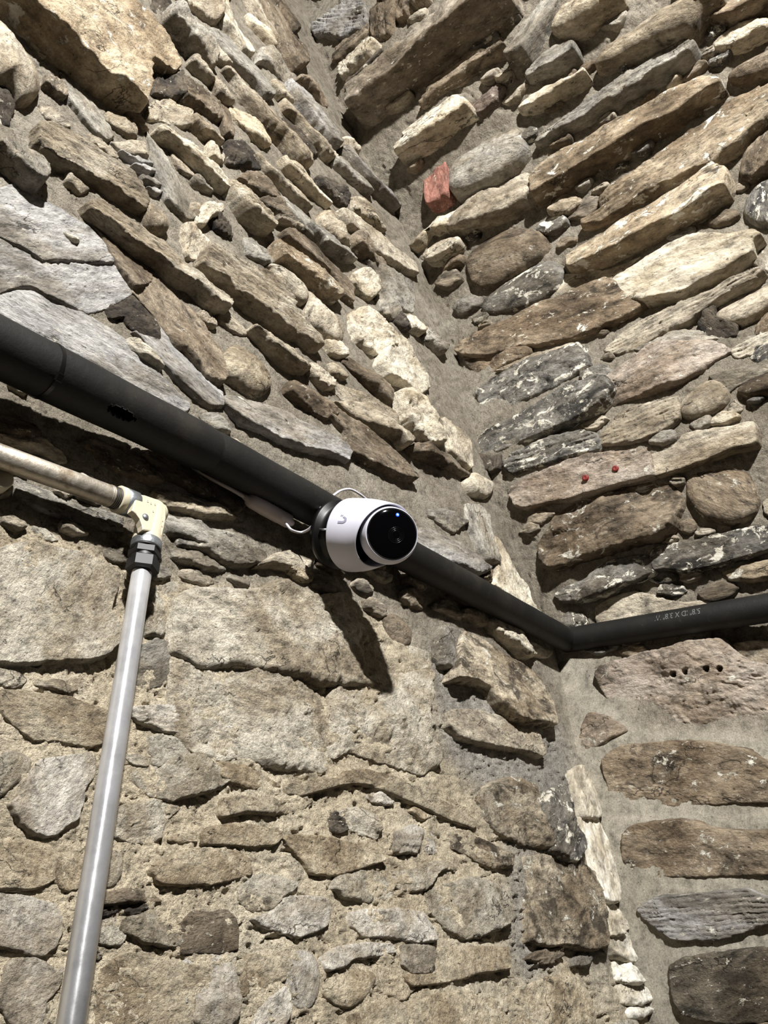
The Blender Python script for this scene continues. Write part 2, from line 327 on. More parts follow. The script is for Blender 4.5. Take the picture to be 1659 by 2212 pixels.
# ------------------------------------------------------------------ the stones
# one line per stone: patch, wall, material, how far it stands out, shape, outline
TILE = dict(A=(0, 0), B=(400, 0), C=(800, 0), D=(1159, 0), E=(0, 400), F=(400, 400), G=(800, 400), H=(1159, 400),
            I=(0, 850), J=(400, 850), K=(800, 850), L=(1159, 850), M=(0, 1250), N=(400, 1250), O=(800, 1250), P=(1159, 1250),
            Q=(0, 1712), R=(400, 1712), S=(800, 1712), U=(1159, 1712))
STONES = """
A L slabtan 44 slab 700,-200 830,-100 1050,80 1180,200 1270,370 1300,460 1250,510 1150,460 1055,430 1040,640 1020,775 850,660 600,470 440,340 150,110 0,-30 -60,-200
A L dark 14 rough 1080,470 1240,520 1310,500 1330,570 1290,690 1210,710 1090,660
A L tan 34 round -40,90 60,160 170,290 250,420 290,520 290,620 240,690 170,700 120,620 60,560 -20,520 -80,300
A L dark 8 rough -30,560 60,620 90,760 60,900 -30,870
A L grey 34 slab -30,880 60,940 200,1060 300,1130 330,1180 320,1270 260,1330 160,1290 0,1100 -40,1070
A L grey 7 slab 440,500 520,540 620,680 760,840 800,960 760,1010 690,970 590,850 500,720 460,620
A L tan 26 lamin 250,1040 280,900 380,890 520,970 640,1060 800,1150 930,1240 1010,1330 1040,1400 1030,1510 960,1480 820,1390 700,1290 560,1240 420,1160 310,1110
A L tan 26 round 1040,1420 1130,1470 1200,1550 1200,1650 1120,1650 1050,1560
A L slate 14 slab 850,1090 950,1130 1090,1160 1080,1180 960,1160
A L slate 14 slab 940,1190 1110,1200 1130,1230 980,1220
A L slate 14 slab 1000,1270 1140,1290 1150,1330 1020,1310
A L slate 12 slab 1040,1350 1170,1370 1100,1390
A L grey 10 slab 1060,940 1100,1000 1180,1090 1250,1240 1330,1420 1380,1560 1340,1590 1250,1500 1180,1420 1130,1250 1090,1130
A L pale 24 lamin 1120,940 1170,910 1260,960 1430,1090 1560,1220 1660,1330 1640,1370 1540,1310 1440,1230 1330,1120 1230,1030 1160,990
A L grey 30 rough 1180,150 1240,45 1370,60 1420,130 1440,180 1480,280 1530,390 1540,450 1500,470 1400,370 1300,270 1200,180
A L dark 8 rough 1080,60 1130,-20 1230,0 1230,60 1170,160 1110,110
A L tan 22 rough 1250,-60 1400,-60 1560,-30 1570,60 1560,140 1500,110 1400,40 1300,0
A L brown 16 lamin 1300,560 1420,610 1560,700 1600,780 1580,860 1480,800 1400,750 1300,720
A L tan 20 slab 1380,840 1480,880 1570,960 1600,1010 1560,1030 1450,960 1390,890
A L brown 10 rough 1560,780 1600,720 1660,800 1660,1000 1600,960 1580,860
A L pale 14 rough 1390,1560 1440,1500 1540,1450 1600,1450 1610,1500 1500,1560 1470,1620 1400,1610
A L dark 10 lamin 1480,1540 1560,1500 1610,1560 1640,1620 1660,1700 1560,1650
A L tan 12 rough 1400,230 1480,250 1560,330 1660,420 1660,470 1560,430 1460,330
A L tan 10 rough 800,1010 900,1030 1040,1000 1060,1120 960,1120 860,1070
A L tan 9 rough 1150,700 1240,760 1360,800 1380,900 1300,900 1180,860 1060,860 1080,760
E L tan 26 lamin 620,150 720,130 900,210 1050,310 1280,500 1430,620 1640,790 1650,830 1610,900 1480,850 1370,720 1250,680 1110,560 1000,490 850,380 740,290 640,200
E L slate 13 slab -40,60 100,0 180,20 300,90 500,210 640,290 770,430 810,550 600,550 420,545 290,560 150,480 -40,400
E L slate 10 slab -40,410 150,480 290,570 430,555 600,560 810,560 900,690 950,770 760,870 620,900 500,860 240,740 160,740 -40,810
E L dark 6 rough 760,890 850,820 950,790 1060,880 1110,960 1140,1130 1060,1100 920,1010 890,950 800,960
E L brown 9 slab 640,270 740,310 850,400 1000,510 1110,600 1060,690 950,740 880,640 800,490 740,380
E L brown 13 rough 960,750 1070,690 1120,620 1200,720 1370,900 1470,1000 1480,1130 1540,1190 1580,1440 1480,1390 1290,1170 1130,940
E L slate 9 slab -60,800 120,770 230,780 380,870 600,930 770,1030 900,1130 1010,1260 1190,1410 1340,1540 1350,1590 1290,1640 1240,1660 800,1560 400,1350 -60,1150
E L pale 18 rough 910,1130 960,1100 1060,1170 1160,1260 1150,1310 1080,1270 980,1200
E L slate 10 slab 1120,950 1200,1050 1280,1190 1380,1310 1500,1410 1580,1470 1590,1580 1500,1590 1380,1500 1250,1370 1180,1290 1070,1160 950,1060 1060,1110 1140,1130
E L pale 16 rough 450,350 490,360 550,380 545,410 500,400
B L pale 26 lamin 300,1330 350,1290 430,1320 530,1430 610,1530 640,1570 630,1620 590,1660 520,1620 430,1540 370,1450 330,1390
F L tan 26 lamin 110,560 150,470 220,440 330,500 430,590 560,620 680,690 760,800 740,880 800,960 880,1030 950,1100 960,1160 900,1160 820,1090 700,1040 600,960 480,870 380,800 300,720 200,650
F L tan 11 rough -10,300 60,290 160,390 210,440 140,470 100,540 0,500
F L tan 22 round 650,600 610,560 700,570 800,650 870,740 885,800 860,830 790,780 750,720 680,690
F L tanf 26 lamin 640,410 700,400 800,480 900,560 1000,620 1080,700 1105,780 1080,810 990,780 900,700 820,620 740,560 680,530
F L tan 24 round 900,740 960,800 1030,860 1110,950 1140,1060 1120,1110 1050,1080 970,1010 920,950 890,860
F L brown 7 rough 740,880 830,930 920,980 910,1030 860,990 780,940
F L brown 16 slab 690,360 760,330 850,380 950,470 1050,570 1150,660 1200,730 1190,830 1120,780 1080,690 1010,600 900,520 800,450 720,400
F L grey 20 slab 870,280 940,300 1050,380 1160,440 1230,530 1180,530 1080,490 1000,440 930,360
F L tan 16 rough 960,210 1040,200 1110,260 1150,330 1200,400 1160,430 1080,380 1000,310 970,260
F L brown 16 rough 1180,380 1230,350 1330,400 1440,510 1450,570 1380,560 1290,510 1200,440
F L pale 16 rough 1190,690 1200,640 1270,620 1340,640 1390,690 1370,760 1320,800 1250,740
F L grey 7 slab 1280,540 1400,570 1500,620 1620,680 1650,760 1630,900 1570,880 1450,800 1390,720 1360,640
F L tan 15 slab 1100,180 1240,250 1400,370 1540,480 1650,570 1660,640 1570,600 1480,540 1380,480 1300,380 1180,300
F L wash_ochre 26 round 270,1290 310,1190 400,1130 490,1180 590,1280 635,1380 600,1460 520,1490 430,1440 330,1370
F L tan 26 lamin 470,1040 510,1010 600,1070 700,1140 800,1210 870,1270 870,1330 790,1310 700,1240 600,1170 540,1100
F L pale 13 rough 1190,920 1280,890 1380,940 1450,990 1540,1060 1530,1130 1470,1160 1400,1200 1320,1180 1240,1110 1200,1010
F L cream 16 slab 1540,1080 1600,1140 1660,1240 1740,1350 1750,1440 1660,1500 1560,1430 1440,1380 1380,1280 1420,1190 1500,1150
F L grey 13 rough 1390,790 1450,780 1530,880 1530,940 1450,940 1400,890
F L dark 11 rough 1540,890 1590,940 1600,1030 1560,1030 1500,960
F L brown 16 rough 740,1480 760,1410 820,1400 900,1450 980,1520 1040,1590 1090,1650 1000,1660 900,1600 800,1540
F L tan 9 rough 1040,1440 1130,1430 1230,1480 1330,1540 1440,1600 1530,1660 1560,1720 1450,1710 1300,1640 1160,1560
F L brown 13 rough 1200,1240 1260,1280 1350,1350 1440,1410 1480,1470 1450,1570 1400,1520 1320,1430 1230,1340 1140,1260
F L pale 13 round 1480,1500 1560,1480 1620,1560 1640,1640 1580,1660 1530,1600
F L pale 13 rough 1590,950 1660,930 1700,1000 1690,1060 1620,1030
F L grey 8 rough 420,380 520,420 640,470 660,540 560,560 440,500
F L tan 9 rough 30,160 100,130 150,180 160,260 60,270 0,220
J L slate 14 slab 290,20 400,30 540,70 700,120 830,190 960,250 1080,320 1170,380 1180,430 1150,490 1080,450 960,420 830,380 700,340 580,280 460,230 360,150 290,80
B L pale 16 slab 240,-20 300,-20 330,100 380,230 450,330 470,400 400,350 330,240 260,150
B L grey 14 slab 170,230 230,200 310,260 400,350 480,450 560,560 600,640 610,700 560,690 480,590 390,510 290,420 210,310
B L tan 24 lamin 300,490 350,490 400,560 480,640 580,750 680,880 780,990 850,1080 875,1130 870,1200 820,1180 740,1080 680,990 600,900 520,800 430,680 370,570
B L wash_ochre 13 rough 330,760 400,790 480,870 560,950 610,1020 560,1040 480,960 400,880 350,810
B L pale 13 rough 460,110 500,110 590,220 650,310 620,330 540,240 480,160
B L tan 16 lamin 440,-30 500,-30 560,110 660,250 730,360 700,370 620,270 540,140
B L brown 20 slab 520,-30 590,-30 680,110 760,240 850,370 860,450 790,490 720,390 640,250 570,110
B L brown 11 slab 640,-30 700,-30 760,110 800,220 770,230 700,120
B L grey 9 rough 500,460 540,370 630,340 700,390 800,540 760,590 690,560 640,500 560,450
B L slate 17 slab 740,590 820,610 920,720 1000,810 1080,880 1110,960 1090,1040 1030,1020 940,910 850,800 770,690
B L brown 11 rough 800,560 880,560 970,620 1030,740 990,740 900,660
B L tan 15 lamin 700,700 760,760 850,870 960,980 1060,1080 1070,1140 1010,1120 900,990 800,860 720,790
B L dark 4 rough 700,840 740,830 840,930 920,1010 950,1100 880,1100 800,980 720,910
B L grey 13 slab 1060,1130 1150,1130 1250,1230 1310,1320 1330,1380 1250,1340 1150,1250 1070,1170
B L slate 18 slab 1130,1060 1200,1090 1300,1190 1390,1290 1470,1390 1550,1480 1500,1480 1400,1390 1300,1290 1200,1170
B L tan 12 rough 1110,1000 1180,990 1240,1050 1230,1090 1150,1050
B L dark 11 rough 300,1020 430,1010 500,1080 560,1180 540,1200 440,1190 300,1180
B L tan 16 slab 520,1110 570,1150 680,1240 780,1340 870,1450 880,1500 800,1440 700,1340 600,1230
B L pale 17 slab 690,1140 780,1190 880,1260 960,1340 1050,1450 1020,1470 920,1380 800,1280 720,1200
B L brown 13 rough 370,1280 460,1240 560,1260 640,1320 690,1390 640,1420 540,1380 440,1320
B L lamin 12 lamin 540,1430 640,1400 740,1450 800,1530 780,1560 680,1540 600,1500
B L lamin 14 lamin 640,1560 760,1560 850,1590 880,1650 760,1620 650,1600
B L grey 13 slab 700,1420 800,1490 900,1590 960,1690 1000,1770 930,1720 840,1620 760,1520
B L dark 11 lamin 930,1270 1020,1290 1150,1330 1180,1420 1150,1470 1060,1420 970,1340
B L tan 11 rough 1200,1420 1300,1440 1380,1540 1450,1640 1400,1640 1300,1560 1220,1500
B R slate 13 lamin 910,190 1000,130 1100,50 1150,0 1240,20 1300,60 1310,150 1250,220 1150,280 1080,260 1000,240 930,250
B R brown 10 lamin 1060,430 1100,350 1200,250 1300,160 1340,200 1280,260 1180,350 1100,430
B R pale 19 lamin 1100,470 1190,380 1320,290 1390,330 1340,400 1230,480 1140,560 1120,500
B R dark 11 slab 1150,570 1240,480 1380,370 1440,390 1330,470 1230,550 1180,610
B R brown 14 rough 1330,60 1420,-40 1500,-40 1520,60 1480,240 1400,280 1340,240
C R brown 22 rough 160,-60 330,-60 420,-10 330,60 260,130 190,120
C R greybrown 46 slab -150,620 0,480 180,330 330,220 480,110 600,20 700,-60 1000,-80 1020,40 900,120 780,200 640,290 480,400 330,520 150,660 0,800 -80,830 -130,760
C R grey 24 slab 1200,-30 1330,-30 1290,100 1220,240 1160,400 1110,470 1050,490 1020,460 1030,370 1090,230 1150,100
C R brown 16 lamin 450,560 560,470 700,380 860,370 1000,370 900,430 760,490 640,570 520,650 380,770 400,680
C R pale 22 slab 220,920 300,860 420,790 540,720 620,690 720,770 740,830 640,890 540,960 420,1040 300,1120 240,1130 200,1080 260,980
C R purple 5 rough 690,680 760,620 900,600 960,640 900,760 800,820 740,810
C R grey 20 round 540,1100 600,1010 760,900 860,840 980,850 1050,940 1120,1080 1100,1140 1030,1210 930,1290 820,1360 680,1410 600,1380 570,1250
C R brick 12 slab 350,1210 420,1170 510,1130 540,1230 580,1350 590,1420 520,1490 450,1500 410,1380
C R grey 20 slab 1130,540 1160,430 1280,350 1420,310 1480,360 1500,430 1390,490 1260,520 1150,570
C R pale 22 slab 1060,760 1130,680 1280,620 1420,600 1540,550 1570,580 1480,640 1330,710 1200,770 1100,790
C R tan 20 rough 400,1640 480,1580 620,1490 780,1400 930,1320 1060,1230 1190,1200 1260,1330 1200,1400 1080,1490 960,1560 800,1620 700,1660 560,1650
D R grey 24 lamin 0,1010 60,930 160,860 280,790 420,690 560,580 700,480 850,400 960,350 1090,350 1150,380 1120,450 1050,500 900,590 760,640 640,700 520,770 420,840 300,910 150,980 30,1030
D R tan 36 round 95,160 150,40 200,-40 640,-40 560,60 460,110 380,170 260,220 130,210
D R tan 36 round 430,480 440,400 470,290 560,230 700,180 800,90 920,-10 1200,-40 1300,0 1370,40 1200,130 1130,250 1080,300 900,350 720,390 600,440 500,480
D R brown 26 slab 1320,10 1450,20 1660,-40 1700,20 1560,90 1430,150 1290,160 1220,130 1290,60
D R pale 20 rough 1260,300 1390,220 1520,160 1640,140 1700,200 1640,260 1570,290 1480,330 1390,350 1300,340
D R brown 26 round 1380,540 1400,490 1480,440 1600,380 1660,350 1720,350 1720,540 1560,560 1470,580 1400,570
D R tanf 32 slab 0,1180 110,1100 330,1000 620,850 900,680 1200,590 1350,640 1120,790 990,890 780,990 600,1100 450,1160 200,1330 20,1450 -30,1300
D R tanf 22 lamin 340,1600 480,1530 460,1440 520,1350 640,1280 760,1190 870,1110 1000,990 1130,920 1260,820 1340,740 1460,680 1560,640 1700,580 1700,780 1640,900 1520,980 1440,1080 1310,1150 1280,1200 1100,1260 950,1330 830,1400 700,1470 560,1560 440,1620 360,1640
D R brown 22 rough 1470,1160 1520,1080 1600,980 1660,930 1720,920 1720,1180 1560,1280 1470,1250
D R greywhite 22 round 1490,1480 1540,1360 1640,1280 1720,1250 1720,1620 1600,1600 1520,1550
H R tanf 38 slab 200,490 330,400 480,320 620,240 780,160 900,80 1060,0 1250,-150 1370,-60 1380,0 1360,80 1260,120 1150,210 1000,280 860,350 720,430 560,510 420,560 300,590 230,580
G R pale 20 rough 290,450 340,390 430,320 460,280 560,230 640,170 710,190 690,240 640,300 560,330 450,330 400,410 330,460
G R tan 22 slab 380,490 460,420 580,400 650,400 660,440 600,490 500,540 430,550
G R brown 22 round 680,560 690,470 760,390 900,320 1030,290 1180,320 1250,380 1240,470 1150,550 1020,630 900,710 810,730 730,680
G R greywhite 20 round 800,830 850,780 960,700 1060,640 1180,560 1290,540 1340,580 1370,640 1320,740 1220,800 1100,850 1000,880 880,900 810,890
H R lime 7 slab 120,800 210,640 330,630 480,620 620,570 750,520 640,600 520,670 330,740 200,800
G R ochre 24 slab 610,1180 700,1100 900,1010 1190,890 1400,810 1660,690 1740,700 1800,770 1900,810 1960,850 1890,910 1790,970 1670,1010 1540,1060 1390,1100 1190,1130 1000,1180 880,1210 760,1220 660,1210
G R ochre 11 rough 680,1220 780,1180 1000,1190 1160,1170 1100,1250 950,1290 850,1340 760,1330 690,1270
H R cream 34 slab 530,690 640,600 800,510 950,420 1060,380 1250,375 1450,385 1570,375 1615,400 1560,450 1550,510 1470,560 1350,640 1200,700 1040,780 930,800 800,830 680,820 600,770
H R tan 24 lamin 480,1170 600,1050 740,970 900,900 1060,850 1230,780 1400,700 1560,640 1640,640 1560,720 1420,780 1280,850 1150,940 1020,1000 880,1070 720,1150 580,1200
H R tan 32 round 1280,940 1300,880 1420,830 1520,790 1600,740 1680,690 1720,690 1720,850 1640,880 1540,930 1440,980 1320,980
H R dark 17 rough 1170,1010 1210,920 1290,880 1290,970 1440,990 1400,1060 1300,1080 1220,1060
H R grey 9 slab 700,1180 850,1110 1000,1060 1180,1050 1300,1100 1200,1120 1000,1150 820,1190
K R greywhite 20 rough 780,420 770,310 840,240 1000,180 1150,100 1300,30 1420,-40 1560,-60 1700,-90 1750,-20 1690,90 1560,180 1400,230 1250,280 1080,330 930,390 820,420
H R pink 20 rough 420,1420 600,1320 780,1220 900,1160 1100,1140 1250,1120 1380,1180 1230,1260 1140,1340 1000,1410 860,1460 770,1500 680,1520 540,1570 500,1500
G R greywhite 16 rough 760,1470 870,1400 1020,1320 1200,1270 1340,1220 1450,1190 1510,1160 1560,1290 1500,1330 1350,1420 1200,1480 1080,1530 1000,1590 860,1620 780,1590
G R tan 13 slab 900,1330 1080,1250 1280,1190 1420,1140 1510,1150 1430,1210 1280,1250 1100,1310
H R tan 24 round 1030,1580 1080,1500 1230,1400 1310,1420 1370,1500 1320,1570 1200,1640 1060,1660
H R brown 24 round 1440,1460 1480,1420 1600,1370 1720,1340 1720,1460 1600,1490 1500,1500
H R pale 11 lamin 1390,1180 1500,1120 1720,1040 1720,1110 1560,1200 1440,1230
H R greywhite 11 rough 1540,1240 1600,1170 1720,1130 1720,1260 1600,1270
H R grey 11 slab 1240,1370 1350,1340 1500,1320 1640,1260 1720,1260 1720,1330 1560,1380 1440,1430 1380,1480 1300,1410
H R ochre 17 rough 1600,980 1660,900 1720,870 1720,1030 1640,1050 1570,1070
H R grey 11 rough 1560,560 1600,470 1660,430 1720,430 1720,620 1640,610
L R tan 15 lamin 560,180 640,130 760,90 900,60 1000,30 1010,100 1010,180 940,250 830,300 700,340 560,360 420,380 480,290
K R greywhite 15 lamin 960,480 1050,420 1200,360 1350,310 1500,270 1600,290 1660,350 1640,420 1480,440 1300,480 1150,530 1040,580 990,540
L R pink 20 slab -170,650 -60,600 60,550 210,500 370,450 560,430 750,410 800,440 850,600 700,640 560,670 400,710 220,760 60,790 -60,820 -150,800 -190,720
L R tan 20 slab 820,430 980,390 1060,300 1200,270 1400,240 1540,210 1570,270 1585,360 1560,390 1400,420 1240,470 1080,530 960,570 860,600
L R ochre 22 rough 20,1070 80,980 130,860 280,770 450,720 600,680 780,640 930,620 1000,700 1030,770 1000,870 960,980 880,1050 740,1070 620,1100 480,1140 350,1180 200,1240 130,1260 40,1180
L R ochre 18 round 1070,600 1150,550 1300,520 1440,520 1520,600 1570,730 1570,830 1490,900 1360,930 1240,890 1150,830 1090,740
L R greywhite 18 slab 820,1160 870,1090 1000,1070 1160,1060 1320,1010 1500,960 1720,940 1720,1110 1520,1170 1360,1210 1200,1250 1080,1280 950,1260 860,1270
L R greywhite 20 rough 120,1440 200,1380 380,1330 460,1230 600,1180 740,1160 820,1200 850,1290 740,1340 600,1380 480,1440 340,1490 200,1490
L R tanf 16 rough 1340,1270 1460,1240 1640,1200 1720,1180 1720,1300 1560,1330 1400,1330
L R tan 7 slab 430,1530 540,1470 700,1420 900,1480 1050,1500 1250,1470 1360,1500 1200,1550 1000,1590 750,1650 450,1680
P R pink 18 rough 440,690 450,640 640,590 830,540 980,520 1150,470 1330,455 1420,540 1500,600 1620,620 1660,700 1720,720 1720,1020 1580,1050 1420,1070 1200,1070 1020,1080 860,1040 720,1050 640,980 540,890 490,830
P R tan 14 slab 1420,470 1720,460 1720,600 1540,610 1440,560
P R pink 9 rough 340,1060 390,980 480,1000 580,1050 640,1090 560,1120 460,1170 350,1220 310,1180 320,1110
P R ochre 15 slab 480,1300 560,1240 640,1200 900,1190 1100,1180 1300,1200 1500,1230 1580,1290 1720,1340 1720,1600 1400,1610 1000,1620 700,1625 540,1600 510,1500 490,1400
U R ochre 13 slab 630,310 700,240 900,215 1030,210 1160,230 1280,270 1480,280 1720,270 1720,580 1500,590 1200,590 950,600 820,640 720,620 640,550 620,430
U R slate 13 lamin 720,840 820,770 920,740 1100,750 1300,720 1480,700 1600,750 1720,780 1720,920 1560,970 1400,1020 1200,1050 980,1050 880,980 780,910
U R darkspot 15 slab 960,1250 1060,1200 1280,1170 1480,1140 1720,1120 1720,1620 1400,1640 1200,1620 1050,1580 980,1450
P L limestrip 17 slab 250,1390 330,1345 390,1420 410,1560 420,1710 330,1710 290,1580
U L limestrip 17 slab 310,120 405,100 420,180 480,350 545,560 555,790 455,760 410,530 360,320
U L limestrip 17 slab 455,775 555,800 620,930 640,980 500,1040 470,900
U L limestrip 17 slab 500,1045 640,985 660,1100 670,1220 570,1180 520,1100
U L limestrip 16 rough 580,1190 680,1230 760,1370 650,1360 600,1340
U L limestrip 17 rough 600,1360 760,1380 800,1500 720,1520 640,1510
U L limestrip 18 round 650,1530 820,1520 845,1580 770,1610 680,1640
I L brown 16 rough -30,100 60,110 160,170 250,260 270,310 180,310 60,290 -30,270
I L tan 12 rough -30,300 100,310 300,330 430,400 480,480 400,490 250,400 100,370
I L brown 13 rough 590,350 700,330 850,400 1000,470 1160,620 1120,660 1000,600 830,530 700,430
I L brown 17 slab 1040,440 1150,420 1420,530 1659,690 1760,790 1700,850 1400,690 1100,560
J L pale 16 rough -230,700 -60,700 60,760 200,800 330,860 365,890 300,900 150,880 0,840 -150,800
M L limewash 20 slab -30,-160 40,-230 180,-270 560,-190 680,-140 800,-70 840,-10 820,100 770,240 850,370 830,480 740,560 620,590 520,580 300,600 120,610 -30,590
I L grey 7 slab 100,600 300,680 540,780 740,830 880,880 870,990 700,960 500,900 300,840 130,740
I L grey 13 rough 1200,870 1330,900 1460,940 1560,1000 1659,1060 1659,1150 1500,1120 1330,1060 1210,1000
I L grey 11 rough 1210,1060 1320,1090 1480,1140 1640,1190 1600,1270 1420,1250 1260,1190
I L tan 12 rough -30,560 40,550 80,640 60,720 -30,740
J L grey 16 rough -60,880 90,890 150,960 260,1010 400,1080 560,1110 590,1150 590,1200 480,1220 380,1230 250,1200 100,1130 -50,1080
J L tan 15 rough 500,1240 640,1160 800,1150 940,1170 920,1230 900,1300 760,1260 640,1240
J L wash_ochre 14 rough 720,1250 830,1240 900,1260 900,1340 820,1330
J L grey 12 rough 910,1300 1000,1290 1080,1340 1120,1420 1000,1430 920,1380
N L limewash 22 facet -80,150 60,60 250,80 430,100 620,30 700,30 780,110 950,130 1110,110 1220,200 1320,360 1480,440 1620,470 1760,520 1780,640 1600,760 1300,780 1000,760 700,720 400,640 100,640 -100,520
N L limewash 18 facet -110,560 100,590 500,620 800,720 960,860 1030,980 1050,1150 1010,1390 760,1370 540,1320 370,1280 240,1300 60,1240 -60,1150 -110,850
N L limewash 21 facet 1050,760 1400,690 1760,640 1740,850 1710,950 1770,1060 1790,1180 1830,1330 1700,1400 1500,1330 1330,1280 1200,1230 1080,1290 1030,1180 1040,980
M L wash_ochre 11 slab 0,800 180,800 300,830 480,850 620,900 780,940 770,1050 740,1180 640,1210 480,1170 380,1150 260,1160 120,1060 20,960
M L limewash 10 rough 240,740 480,720 600,710 620,760 480,820 260,770
M L limewash 10 rough -30,640 150,680 200,720 100,790 -30,760
M L lilac 16 slab 220,1380 290,1300 460,1280 640,1240 700,1300 680,1420 600,1520 590,1620 560,1710 480,1770 400,1840 330,1850 200,1800 110,1710 70,1610 150,1520
M L limewash 17 round -30,1280 100,1230 240,1290 210,1400 100,1480 -30,1600
M L grey 9 rough 980,520 1130,430 1400,560 1350,640 1180,760 980,800
M L limewash 8 rough 1060,60 1270,20 1300,120 1230,300 1150,420 1040,400
M L lilac 11 lamin 930,920 1200,900 1400,940 1650,980 1659,1100 1400,1150 1150,1090 960,1010
M L limewash 11 rough 1060,1130 1180,1120 1380,1160 1390,1260 1300,1320 1110,1350
M L limewash 15 rough 960,1380 1300,1280 1400,1260 1560,1330 1660,1440 1560,1510 1360,1560 1230,1590 1100,1560 1000,1480
N L wash_ochre 9 rough 230,1310 400,1330 560,1400 700,1490 560,1510 300,1460 200,1400
N L wash_ochre 16 slab 720,1480 900,1440 1100,1430 1150,1380 1300,1370 1480,1420 1660,1490 1800,1570 1950,1650 2080,1740 2060,1800 1900,1740 1700,1650 1560,1580 1350,1500 1200,1470 1000,1520 850,1560 740,1540
R L wash_ochre 12 rough 260,40 400,20 560,40 700,60 820,20 900,-10 920,60 820,140 700,150 600,150 450,150 250,190 230,140
R L wash_ochre 14 slab 110,300 200,240 400,220 640,260 720,300 640,380 420,385 140,380
R L wash_ochre 16 slab 690,310 830,300 1000,320 1200,370 1380,440 1430,490 1250,550 1080,590 900,580 840,480 760,400
R L wash_ochre 13 slab -250,560 -200,490 -30,430 150,400 380,410 470,490 480,590 280,640 90,660 -30,670 -180,660
R L limewash 11 rough 440,640 560,580 700,610 800,650 760,720 690,750 600,840 480,850 400,780 390,690
R L lilac 15 slab 480,900 620,850 700,760 850,740 1000,750 1030,830 1020,950 940,1000 800,1030 680,1000 560,960
R L brown 8 slab -30,940 60,850 180,860 290,840 360,890 380,1000 380,1120 260,1150 100,1150 -30,1160
R L lilac 13 rough 0,1180 170,1160 370,1150 380,1300 380,1450 360,1620 300,1680 100,1680 0,1500
R L wash_ochre 6 rough 440,1160 560,1170 640,1200 700,1210 730,1340 560,1410 410,1470 390,1350 430,1280
R L lilac 11 round 760,1140 880,1130 950,1200 970,1350 940,1500 860,1560 760,1500 740,1350
R L lilac 13 rough 980,1180 1100,1100 1300,1080 1480,1080 1520,1150 1350,1180 1200,1200 1130,1260 1020,1280
R L wash_ochre 15 round 980,1400 1080,1300 1250,1260 1380,1290 1350,1400 1290,1480 1180,1550 1050,1500
R L limewash 11 rough 1080,600 1250,560 1400,560 1480,650 1500,760 1300,780 1150,760 1050,690
R L lilac 13 rough 1180,860 1300,830 1500,840 1720,850 1780,960 1790,1070 1650,1080 1480,1030 1300,1040 1200,960
R L limewash 11 rough 1100,130 1200,110 1350,150 1400,260 1380,330 1270,290 1170,260
R L dark 9 lamin 1020,180 1080,140 1150,190 1160,270 1100,290 1040,280
R L lilac 11 rough 560,1540 700,1380 740,1400 740,1560 700,1680 480,1680
R L wash_ochre 11 slab 1180,1600 1350,1520 1500,1470 1600,1560 1560,1720 1200,1720
S L wash_ochre 14 slab 480,1130 600,1110 800,1100 980,1110 985,1270 870,1290 740,1300 640,1340 500,1370 300,1390 250,1300 440,1300 465,1200
S L lilac 11 slab 220,1090 440,1100 465,1170 440,1290 300,1290 230,1230
S L limewash 9 rough 140,560 250,560 420,500 560,490 620,560 500,560 380,700 250,700 160,660
S L limewash 15 rough 400,700 600,640 760,600 940,650 990,760 980,950 820,1010 700,1050 560,980 450,860
S L wash_ochre 20 round 830,800 950,770 980,850 970,940 880,980 810,930
S L streaked 12 rough 780,40 860,-60 1000,-100 1200,-60 1230,60 1240,250 1270,400 1100,360 950,300 860,200
S L greywhite 18 rough 1230,100 1270,0 1400,-60 1470,60 1480,250 1520,370 1480,480 1390,480 1280,410 1240,250
S L streaked 15 slab 1120,470 1250,450 1500,490 1590,570 1630,700 1650,900 1659,1100 1560,1130 1400,1080 1250,1100 1130,1060 1130,800 1170,700
S L brown 15 lamin 1120,1190 1180,1140 1300,1120 1370,1110 1370,1190 1260,1230 1180,1220
S L grey 10 rough 1430,1200 1560,1130 1610,1180 1540,1230 1440,1250
S L wash_ochre 11 slab 270,1520 450,1450 700,1420 870,1470 960,1520 1000,1720 260,1720
S L wash_ochre 9 rough 1000,1450 1250,1330 1500,1320 1560,1480 1620,1720 1000,1720
S L streaked 11 rough 600,300 700,290 900,400 1020,450 1010,540 870,540 700,450 600,400
S L lilac 9 rough 170,280 300,230 460,300 470,440 330,430 190,440
S L wash_ochre 8 slab 280,130 330,80 400,130 450,170 370,190
O L streaked 20 slab 570,740 590,640 640,510 690,380 760,400 870,470 980,550 1100,600 1230,700 1260,800 1290,870 1300,1000 1290,1060 1180,1030 1000,1010 900,900 830,790 740,740
O L tan 15 slab 550,960 640,930 810,950 950,1000 1040,1060 1200,1100 1220,1290 1060,1230 920,1200 800,1190 640,1150 560,1050
O L grey 11 rough 460,380 560,340 660,370 690,420 620,560 570,640 500,620 450,540
O L brown 13 round 100,270 200,260 300,350 290,440 250,480 150,430
O L pale 15 rough 840,300 900,290 1050,380 1200,460 1320,520 1280,560 1180,540 1090,560 1000,480 880,390
K L pale 24 rough 200,0 280,-20 400,80 480,140 530,240 540,340 440,340 330,270 260,190 220,110
K L tan 9 slab 540,170 640,250 700,330 720,400 710,530 640,480 560,390 540,280
K L brown 17 rough 280,380 360,380 460,360 560,430 640,520 720,570 690,600 600,540 500,500 400,470 320,440
J L brown 15 slab 870,0 960,40 1100,120 1250,220 1400,340 1500,440 1590,530 1640,620 1540,600 1400,530 1250,450 1190,420 1170,350 1150,270 1070,180 960,90
J L tan 17 rough 1080,50 1220,50 1350,90 1450,140 1530,220 1610,280 1610,360 1540,380 1480,300 1330,240 1200,150
K L grey 11 rough 420,830 540,840 640,900 700,920 640,960 580,990 500,930 440,880
